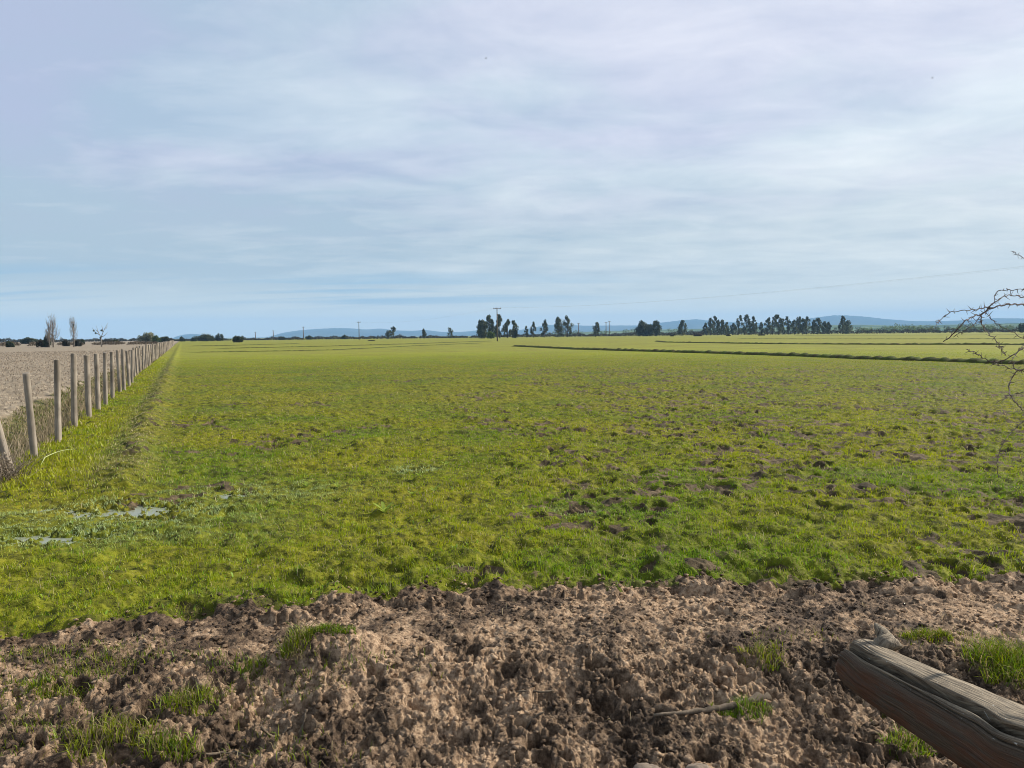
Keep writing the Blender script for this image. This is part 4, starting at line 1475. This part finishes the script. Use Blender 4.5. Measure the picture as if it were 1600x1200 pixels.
euc(1005, 505, 19, 600, 15, 'wide dense dark tree on the left of the round right of centre group', dens=1.6, low=0.05, mat=DARKLEAF)
euc(1015, 508, 14, 605, 16, 'lower dark tree in the middle of the round group', dens=1.3, low=0.05, mat=DARKLEAF)
euc(1025, 502, 14, 600, 17, 'pointed dark tree on the right of the round group', dens=1.3, low=0.05, mat=DARKLEAF)
euc(1066, 501, 12, 640, 18, 'single full eucalyptus between the round group and the long row', dens=1.1, low=0.1)
row = [(1104, 505, 7), (1111, 497, 9), (1116, 494, 8), (1121, 500, 8), (1127, 508, 6), (1131, 500, 8), (1136, 504, 7), (1145, 506, 9), (1154, 493, 9), (1164, 492, 11),
       (1173, 501, 8), (1179, 495, 8), (1190, 504, 8), (1200, 497, 9), (1208, 492, 9), (1217, 492, 10), (1223, 498, 8), (1231, 495, 9), (1241, 500, 8), (1247, 496, 10),
       (1255, 498, 8), (1261, 495, 9), (1271, 500, 9), (1277, 497, 9), (1287, 503, 9), (1296, 504, 7), (1317, 494, 9), (1323, 502, 12)]
for k, (a, b, c_) in enumerate(row):
    hw = 'tall' if b < 498 else ('medium' if b < 503 else 'short')
    lab = f'{hw} dark eucalyptus, {ORD[k]} tree from the left in the long right hand row'
    if k == 26:
        lab = 'tall pointed eucalyptus left in the separate pair right of the long row'
    if k == 27:
        lab = 'lower broad eucalyptus right in the separate pair right of the long row'
    euc(a, b, c_, 640 + 18 * ((k * 7) % 5), 60 + k, lab, dens=1.0, low=0.10 + 0.08 * ((k * 3) % 3), lean=0.05 * ((k % 5) - 2))

# bushes, left to right along the horizon
bush(14, 532, 10, 230, 1, 'small dark bush at the far left edge of the stubble field', DARKLEAF)
bush(44, 527, 19, 420, 2, 'wide dark bush left of the first bare poplar', DARKLEAF)
bush(64, 529.5, 9, 215, 3, 'brownish round bush just left of the first bare poplar', SCRUB)
bush(73, 522, 9, 208, 30, 'dark leafy small tree at the foot of the first bare poplar', DARKLEAF, stem=0.6)
bush(102, 531, 10, 240, 4, 'brownish round bush between the two bare poplars', SCRUB)
bush(120, 529, 10, 225, 31, 'dark bush at the foot of the second bare poplar', SCRUB)
bush(127, 529, 8, 300, 5, 'small dark bush right of the second bare poplar', DARKLEAF)
bush(166, 530, 16, 300, 6, 'low dark bush behind the dead forked tree', SCRUB)
bush(180, 530.5, 11, 300, 7, 'flat topped dark bush right of the dead forked tree', DARKLEAF)
bush(230, 517, 24, 420, 8, 'pale leafless willow left of the green bush near the fence end', WILLOW, 'willow_tree', 'tree')
bush(244, 523.5, 14, 400, 9, 'light green round bush between the willow and a dark bush', LIGHTLEAF)
bush(257, 524.5, 13, 400, 10, 'dark green round bush right of the light green one', DARKLEAF)
bush(284, 526, 8, 520, 11, 'small dark bush above the very end of the fence', DARKLEAF)
bush(301, 527, 8, 520, 12, 'small dark bush right of the fence end', DARKLEAF)
bush(321, 521.5, 27, 520, 13, 'widest dark tree clump right of the fence end', DARKLEAF)
bush(343, 520.5, 13, 520, 14, 'dark round tree right beside the widest left clump', DARKLEAF)
bush(371, 524, 16, 330, 15, 'dark spreading low tree left of the faint distant poles', DARKLEAF)
bush(440, 525.5, 12, 620, 16, 'low dark bush at the left foot of the mountains', DARKLEAF)
bush(482, 524, 11, 620, 17, 'dark bush right of the second distant pole', DARKLEAF)
bush(538, 523, 9, 620, 18, 'small dark bush just left of the thin pole', DARKLEAF)
bush(580, 531.5, 10, 330, 19, 'low dark scrub bush standing in the grass right of the thin pole', SCRUB)
bush(767, 516, 13, 440, 20, 'light green bush in front of the central tree clump', LIGHTLEAF)
bush(805, 512, 8, 470, 21, 'dark bush at the right foot of the central clump', DARKLEAF)
bush(1090, 520.5, 12, 480, 22, 'dark red brown bush left of the long tree row', DRYSCRUB)
bush(1190, 522, 9, 480, 23, 'dark low bush in the grass below the long row', SCRUB)
bush(1138, 522.3, 6, 470, 24, 'tiny dark bush in the grass below the row left part', SCRUB)
bush(1050, 523, 6, 500, 25, 'tiny dark bush in the grass right of the round group', SCRUB)
bush(1597, 503, 12, 600, 26, 'dark leafy tree at the right edge behind the thorn branches', DARKLEAF)


# bare poplars and the dead tree on the left
def poplar(px, top, wpx, D, seed, label, clump=None):
    g = np.random.default_rng(seed)
    p = foot(px, D)
    H, Wd = top_h(px, top, D), wpx / F * D
    rt = empty('bare_poplar', p)
    tag(rt, label, 'tree', 'bare trees beyond the stubble field')
    tb, bb = MB(), MB()
    tb.tube([(0, 0, -0.2), (0.1, 0, H * 0.4), (0.0, 0, H * 0.75), (0.05, 0, H)], [0.16, 0.11, 0.06, 0.02], 7)
    Wd *= 1.35
    for k in range(60):
        t0 = 0.10 + 0.72 * g.random()
        a = g.random() * 6.283
        l_ = H * (0.16 + 0.24 * g.random()) * (1.1 - 0.5 * t0)
        o_ = Wd * 0.5 * (0.35 + 0.6 * g.random()) * min(1.0, 1.35 - t0)
        b0 = np.array([0.05, 0, H * t0])
        e = b0 + np.array([math.cos(a) * o_, math.sin(a) * o_, l_])
        m_ = b0 + np.array([math.cos(a) * o_ * 0.75, math.sin(a) * o_ * 0.75, l_ * 0.35])
        bb.tube([b0, m_, e], [0.040, 0.028, 0.012], 4)
        for _ in range(5):
            s_ = g.random()
            q0 = m_ * (1 - s_) + e * s_
            q1 = q0 + np.array([g.normal() * 0.16, g.normal() * 0.16, 0.3 + 0.3 * g.random()])
            bb.tube([q0, q1], [0.014, 0.006], 3, cap=False)
    tb.build('trunk', PALEBARK, rt)
    bb.build('branches', PALEBARK, rt)
    if clump:
        for (cx, cy) in clump:
            q = at_depth(cx, cy, p[1]) - p
            cb = MB()
            cb.leaves(q, (0.20, 0.20, 0.20), 120, 0.10, g, 0.2)
            cb.build('twig_clump', DARKLEAF, rt)


poplar(82, 493, 15, 205, 1, 'tallest bare poplar at the left beyond the stubble field')
poplar(76, 501, 9, 207, 2, 'shorter bare poplar touching the left side of the tallest one')
poplar(114.5, 496, 11, 210, 3, 'second bare poplar with one dark round clump high up', [(115, 507.5)])


def dead_tree():
    D = 205
    p = foot(158, D)
    rt = empty('dead_tree', p)
    tag(rt, 'dead forked leafless tree with dark round clumps right of the poplars', 'tree', 'bare trees beyond the stubble field')
    P = lambda x_, y_, dy=0: at_depth(x_, y_, p[1] + dy) - p
    tb, bb = MB(), MB()
    tb.tube([(0, 0, -0.2), P(158, 533), P(158, 527)], [0.17, 0.13, 0.11], 7)
    tb.build('trunk', PALEBARK, rt)
    for pts in ([(158, 527), (161, 519), (165, 511), (168.5, 504.5)], [(158, 527), (155, 522), (152, 515), (151, 509)], [(161, 519), (160, 514), (159, 508)],
                [(155.5, 523), (150, 520), (146.5, 516), (144.5, 512)], [(163, 514), (165.5, 514), (168, 509)], [(158, 527), (164, 524), (168, 519)], [(154, 519), (149, 515)]):
        bb.tube([P(a, b, 0.2 * k) for k, (a, b) in enumerate(pts)], np.linspace(0.085, 0.025, len(pts)), 5)
    bb.build('branches', PALEBARK, rt)
    g = np.random.default_rng(4)
    for (a, b, s_) in ((146.5, 516.8, .23), (149.5, 520.6, .2), (158.6, 516.4, .24), (157, 528, .26)):
        cb = MB()
        cb.leaves(P(a, b), (s_, s_, s_), 120, 0.10, g, 0.2)
        cb.build('twig_clump', DARKLEAF, rt)


dead_tree()


# ------------------------------------------------------------------ far scrub belts that read as one mass
def belt(name, x0, x1, D, ytop, n, mat, label, seed, ybase=None, gap=0.0, size=0.5, depth=14):
    g = np.random.default_rng(seed)
    mb = MB()
    for k in range(n):
        px = x0 + (x1 - x0) * (k + g.random()) / n
        nz = float(fbm(np.array([px / 17.0]), np.array([seed * 1.3]), 600 + seed, 4, 0.6)[0])
        if nz < gap - 0.5:
            continue
        p = foot(px, D + g.random() * depth)
        H = max(0.5, (top_h(px, np.interp(px, *zip(*ytop)), D)) * (0.75 + 0.8 * nz))
        wd_ = 0.9 * abs(x1 - x0) / n / F * D + 0.5
        for hz in (0.30, 0.68):
            mb.leaves(p + np.array([0, 0, H * hz]), (wd_, 1.5, H * 0.34), 14, size, g, 0.2)
    return tag(mb.build(name, mat), label, 'scrub', kind='stuff')


belt('scrub', 262, 760, 640, [(262, 529.0), (400, 526.5), (600, 524), (760, 523.5)], 420, SCRUB, 'dark scrub belt along the far edge left of the central clump', 1, size=0.55)
belt('scrub', 740, 1100, 660, [(740, 522.5), (900, 519.5), (1100, 515.5)], 330, SCRUB, 'dark scrub belt along the far edge in the middle of the view', 2, size=0.55)
belt('scrub', 1080, 1760, 720, [(1080, 516), (1330, 513.5), (1600, 511), (1760, 509)], 430, SCRUB, 'dark hedge along the far edge under the long tree row', 3, size=0.6)
belt('scrub', -120, 270, 760, [(-120, 529.5), (0, 528.8), (270, 526.5)], 300, SCRUB, 'dark hedge on the horizon behind the stubble field', 4, size=0.6)
belt('dry_weeds', -120, 262, 260, [(-120, 536), (0, 535), (100, 534), (262, 532.5)], 420, DRYSCRUB, 'brown dry weeds along the far edge of the stubble field', 5, gap=0.35, size=0.22, depth=60)
belt('far_wood', 1340, 1760, 1100, [(1340, 510), (1400, 506), (1450, 507), (1500, 506.5), (1600, 505), (1760, 503)], 300, LIGHTLEAF, 'light green trees far off at the right in front of the hills', 6, size=0.9, depth=60, gap=0.3)
belt('far_wood', 1300, 1760, 1500, [(1300, 508), (1450, 506), (1600, 502.5), (1760, 501)], 220, EUC, 'dark blue green wood far off behind the light green trees', 7, size=1.2, depth=60, gap=0.35)
belt('far_wood', 840, 1340, 1500, [(840, 517), (960, 513.5), (1100, 512), (1340, 508)], 220, LIGHTLEAF, 'hazy green wood far off behind the middle trees', 8, size=1.2, depth=60, gap=0.5)


# ------------------------------------------------------------------ hills
def hills(name, pts, D, back, mat, seed, label):
    xs = np.linspace(pts[0][0], pts[-1][0], 420)
    ys = np.interp(xs, *zip(*pts))
    ker = np.hanning(5)
    ker /= ker.sum()
    ys = np.convolve(np.pad(ys, 3, 'edge'), ker, 'valid')
    nr = 15
    V = np.zeros((nr, len(xs), 3))
    for i, (x_, y_) in enumerate(zip(xs, ys)):
        d = ray(x_, 520)
        a = math.atan2(d[0], d[1])
        H = max(8.0, top_h(x_, y_, D))
        for j in range(nr):
            t = j / (nr - 1) * 2 - 1                     # -1 front foot .. 0 crest .. 1 back foot
            s_ = (1 - abs(t)) ** 0.85
            rr_ = D + t * back
            k = 1 + 0.6 * (1 - s_) * float(pn(np.array([x_ / 22.0]), np.array([t * 3.0]), seed)[0]) + (0.045 * float(pn(np.array([x_ / 5.0]), np.array([t * 4.0]), seed + 1)[0]))
            V[j, i] = (rr_ * math.sin(a), rr_ * math.cos(a), H * s_ * k - (6 if abs(t) > 0.99 else 0))
    I_ = np.arange(nr * len(xs)).reshape(nr, -1)
    q = np.stack([I_[:-1, :-1], I_[:-1, 1:], I_[1:, 1:], I_[1:, :-1]], -1).reshape(-1, 4)
    return tag(link(name, arr_mesh(name, V.reshape(-1, 3), q, None, True), mat), label, kind='structure')


def hill_mat(name, a, b, sc_):
    m, t, p = new_mat(name)
    pos = t.node('ShaderNodeNewGeometry').outputs['Position']
    t.put(p.inputs['Base Color'], t.mix(t.ramp(t.noise(pos, sc_, 5, 0.6), 0.4, 0.62), a, b))
    p.inputs['Roughness'].default_value = 1.0
    p.inputs['Specular IOR Level'].default_value = 0.0
    return m


HILL = hill_mat('hill_forest', (0.035, 0.05, 0.03), (0.07, 0.08, 0.045), 0.002)
FOOT = hill_mat('foothill', (0.05, 0.08, 0.03), (0.14, 0.17, 0.06), 0.006)
hills('mountains', [(262, 531), (270, 526), (285, 522.5), (300, 521.5), (315, 523.5), (332, 526), (345, 530), (400, 530), (415, 526.5), (440, 519.5), (465, 516), (490, 514), (520, 512.5),
                    (545, 513), (570, 515), (590, 513), (610, 516), (640, 517), (660, 515.5), (690, 519), (720, 518.5), (745, 516), (770, 516.5), (800, 517), (830, 512), (850, 508),
                    (880, 507), (910, 509), (950, 508.5), (1000, 508.5), (1030, 504), (1060, 500.5), (1085, 498.5), (1110, 502), (1160, 504), (1200, 505), (1240, 501), (1270, 496),
                    (1300, 492.5), (1325, 493), (1350, 495), (1380, 498.5), (1420, 501.5), (1460, 502), (1500, 500.5), (1550, 497), (1600, 497.5), (1700, 498), (1850, 505)],
      10500, 1800, HILL, 700, 'long blue mountain range on the horizon')
hills('foothills', [(860, 523), (900, 519), (1000, 515.5), (1100, 513.5), (1200, 512), (1290, 508), (1340, 507.5), (1400, 509), (1500, 507), (1600, 504.5), (1850, 503)],
      3800, 900, FOOT, 720, 'low pale green hills before the mountains at right')


# ------------------------------------------------------------------ thorn bush at the right edge
def thorn_bush():
    base_p = np.array([3.75, 3.3, 0.0])
    base_p[2] = float(height(base_p[0], base_p[1])[0]) - 0.05
    rt = empty('thorn_bush', base_p)
    tag(rt, 'leafless thorny shrub reaching in from the right edge with spiny arching branches', 'thorn bush')
    g = np.random.default_rng(6)
    br = [
        [(1690, 468), (1640, 474), (1600, 476), (1574, 475.3), (1557.5, 479), (1543, 483.5), (1532, 492.5), (1524.5, 492.5), (1508, 501), (1494.5, 516), (1485, 526), (1473.5, 534.5)],
        [(1554, 473), (1543, 480), (1526, 483.5), (1509.5, 485), (1487, 487), (1478, 492), (1469, 500), (1464, 505), (1461.5, 513)],
        [(1690, 462), (1640, 452), (1600, 452), (1582, 453), (1570, 453), (1559, 455), (1553, 462.5), (1554.5, 473)],
        [(1690, 480), (1640, 470), (1600, 465), (1589, 462), (1577, 461), (1566, 464), (1556, 471), (1547, 478), (1539.5, 488), (1530, 495.5), (1522, 507.5), (1511, 514), (1490, 526)],
        [(1532, 492.5), (1533, 495.5), (1533.5, 504.5), (1538, 513.5), (1545.5, 522.5), (1554.5, 528.5), (1560, 537), (1565, 545), (1571, 555.5)],
        [(1541, 487), (1550, 500), (1562, 509), (1574, 515), (1586, 521), (1600, 530), (1650, 545), (1700, 560)],
        [(1583, 392), (1590.5, 399), (1600, 402.5), (1640, 425), (1700, 462)],
        [(1700, 500), (1640, 522), (1600, 543), (1583, 555), (1566, 564), (1557, 566.5), (1541, 562), (1522, 550), (1510, 546.5)],
        [(1700, 585), (1640, 583), (1600, 581.6), (1594.5, 578), (1580.5, 576), (1566, 571), (1550, 568)],
        [(1700, 560), (1640, 570), (1600, 576), (1587.5, 580.5), (1580.5, 592), (1576, 601.5), (1578, 618), (1587.5, 629.5), (1597, 639), (1606, 650), (1640, 665)],
        [(1700, 600), (1640, 611), (1600, 613), (1590, 614), (1578, 618), (1569, 622.5), (1557, 629.5)],
        [(1700, 600), (1650, 625), (1600, 657.5), (1585, 670.5), (1571, 685.6), (1562, 704), (1558, 723), (1559.5, 746)],
        [(1690, 500), (1640, 515), (1600, 538), (1590, 550), (1580, 564), (1587, 578)],
        [(1571, 555.5), (1566, 548), (1562, 543), (1556, 540)],
    ]
    thick = [1.9, 1.0, 1.1, 1.25, 1.0, 1.0, 1.2, 1.5, 1.6, 1.5, 1.0, 1.2, 1.3, 0.8]
    deps = [3.45, 3.42, 3.5, 3.46, 3.45, 3.44, 3.6, 3.35, 3.4, 3.38, 3.36, 3.3, 3.37, 3.42]
    hub = np.array([2.95, 3.4, 1.75])
    tb = MB()
    z0 = base_p
    tb.tube(np.array([z0, z0 + (-.1, .05, .5), z0 + (-.3, .1, 1.0), z0 + (-.5, .1, 1.4)]) - base_p, [0.06, 0.05, 0.04, 0.03], 8)
    tb.tube(np.array([z0 + (-.1, .05, .5), z0 + (-.1, .15, 1.2), z0 + (-.5, .1, 1.75), hub]) - base_p, [0.04, 0.03, 0.022, 0.012], 8)
    tb.tube(np.array([z0 + (-.3, .1, 1.0), z0 + (-.55, .1, 1.25), z0 + (-.7, .1, 1.5)]) - base_p, [0.03, 0.02, 0.012], 8)
    tb.build('trunk', TWIG, rt, True)
    joints = [np.array([2.95, 3.42, 1.72]), z0 + (-.5, .1, 1.4), z0 + (-.7, .1, 1.5)]
    for k, px in enumerate(br):
        mb = MB()
        P = np.array([at_depth(a, b, deps[k] + 0.05 * math.sin(i * 1.3 + k)) for i, (a, b) in enumerate(px)])
        # ends that leave the frame run on into the trunk
        if px[0][0] > 1640:
            j = min(joints, key=lambda q: np.linalg.norm(q - P[0]))
            P = np.concatenate([[j], P])
        elif px[-1][0] > 1630:
            j = min(joints, key=lambda q: np.linalg.norm(q - P[-1]))
            P = np.concatenate([[j], P[::-1]])
        s = np.r_[0, np.cumsum(np.linalg.norm(np.diff(P, axis=0), axis=1))]
        n = max(8, int(s[-1] / 0.013))
        ss = np.linspace(0, s[-1], n)
        Q_ = np.stack([np.interp(ss, s, P[:, j]) for j in range(3)], 1)
        zig = 0.0022 * np.where((np.arange(n) // 2) % 2 == 0, 1, -1)
        Q_[:, 2] += zig
        Q_[:, 0] += 0.5 * zig
        r_ = 0.0016 * thick[k] * np.linspace(1.45, 0.62, n) * (1 + 0.22 * (np.arange(n) % 2))
        mb.tube(Q_, r_, 6)
        for i in range(1, n - 1, 2):
            for sgn in (1, -1):
                if g.random() < 0.25:
                    continue
                d = g.normal(size=3)
                tn = Q_[i + 1] - Q_[i - 1]
                tn /= np.linalg.norm(tn)
                d -= tn * d.dot(tn)
                d /= np.linalg.norm(d)
                L = 0.010 + 0.020 * g.random() ** 1.5
                mb.tube([Q_[i], Q_[i] + d * L * 0.5 + tn * 0.002, Q_[i] + d * L], [0.0017, 0.0012, 0.0004], 4, cap=False)
        mb.v = [v_ - base_p for v_ in mb.v]
        mb.build('branch', TWIG, rt)


thorn_bush()


# ------------------------------------------------------------------ two birds high in the sky
def bird(px, py, D, span, label, rz):
    p = at_depth(px, py, D)
    rt = empty('bird', p, rz)
    tag(rt, label, 'bird', 'birds in the sky')
    mb = MB()
    mb.tube([(-.22, 0, 0), (-.14, 0, .01), (0, 0, 0.0), (.16, 0, .02), (.22, 0, .035), (.30, 0, .03), (.34, 0, .02)], [0.012, .03, .055, .05, .035, .036, .006], 8)
    mb.build('body', BIRD, rt, True)
    for s_ in (1, -1):
        V = []
        for t, ch, zz, xs in ((0, .17, .02, .03), (.35, .17, .12, .05), (.7, .13, .12, .02), (1.0, .02, .06, -.06)):
            for dz2 in (0, -.012):
                V += [(xs + ch / 2, s_ * t * span / 2, zz + dz2), (xs - ch / 2, s_ * t * span / 2, zz + dz2)]
        q = []
        for i in range(3):
            o = i * 4
            q += [(o, o + 4, o + 5, o + 1), (o + 2, o + 3, o + 7, o + 6), (o, o + 2, o + 6, o + 4), (o + 1, o + 5, o + 7, o + 3)]
        link('wing', arr_mesh('wing', np.array(V), q), BIRD, rt)


BIRD = flat_mat('feathers', (0.05, 0.05, 0.055))
bird(759, 91, 190, 0.8, 'tiny dark bird flying high left of the sky middle', 0.4)
bird(1457, 122, 190, 0.8, 'tiny dark bird flying high at the upper right', 2.6)

# ------------------------------------------------------------------ air
hz = bpy.data.meshes.new('haze')
X_, Z0, Z1 = 12900.0, -12.0, 310.0
v8 = [(sx * X_, sy * X_, zz) for zz in (Z0, Z1) for sx, sy in ((-1, -1), (1, -1), (1, 1), (-1, 1))]
hz.from_pydata(v8, [], [(3, 2, 1, 0), (4, 5, 6, 7), (0, 1, 5, 4), (1, 2, 6, 5), (2, 3, 7, 6), (3, 0, 4, 7)])
m = bpy.data.materials.new('haze')
m.use_nodes = True
t = NT(m.node_tree)
t.n.clear()
pv = t.node('ShaderNodeVolumePrincipled')
pv.inputs['Color'].default_value = (0.35, 0.64, 1.0, 1)
pv.inputs['Density'].default_value = 1.08e-4
pv.inputs['Anisotropy'].default_value = 0.0
o = t.node('ShaderNodeOutputMaterial')
t.l.new(pv.outputs[0], o.inputs['Volume'])
ho = link('haze', hz, m)
tag(ho, 'thin bluish air that fades the far hills', 'haze', kind='stuff')
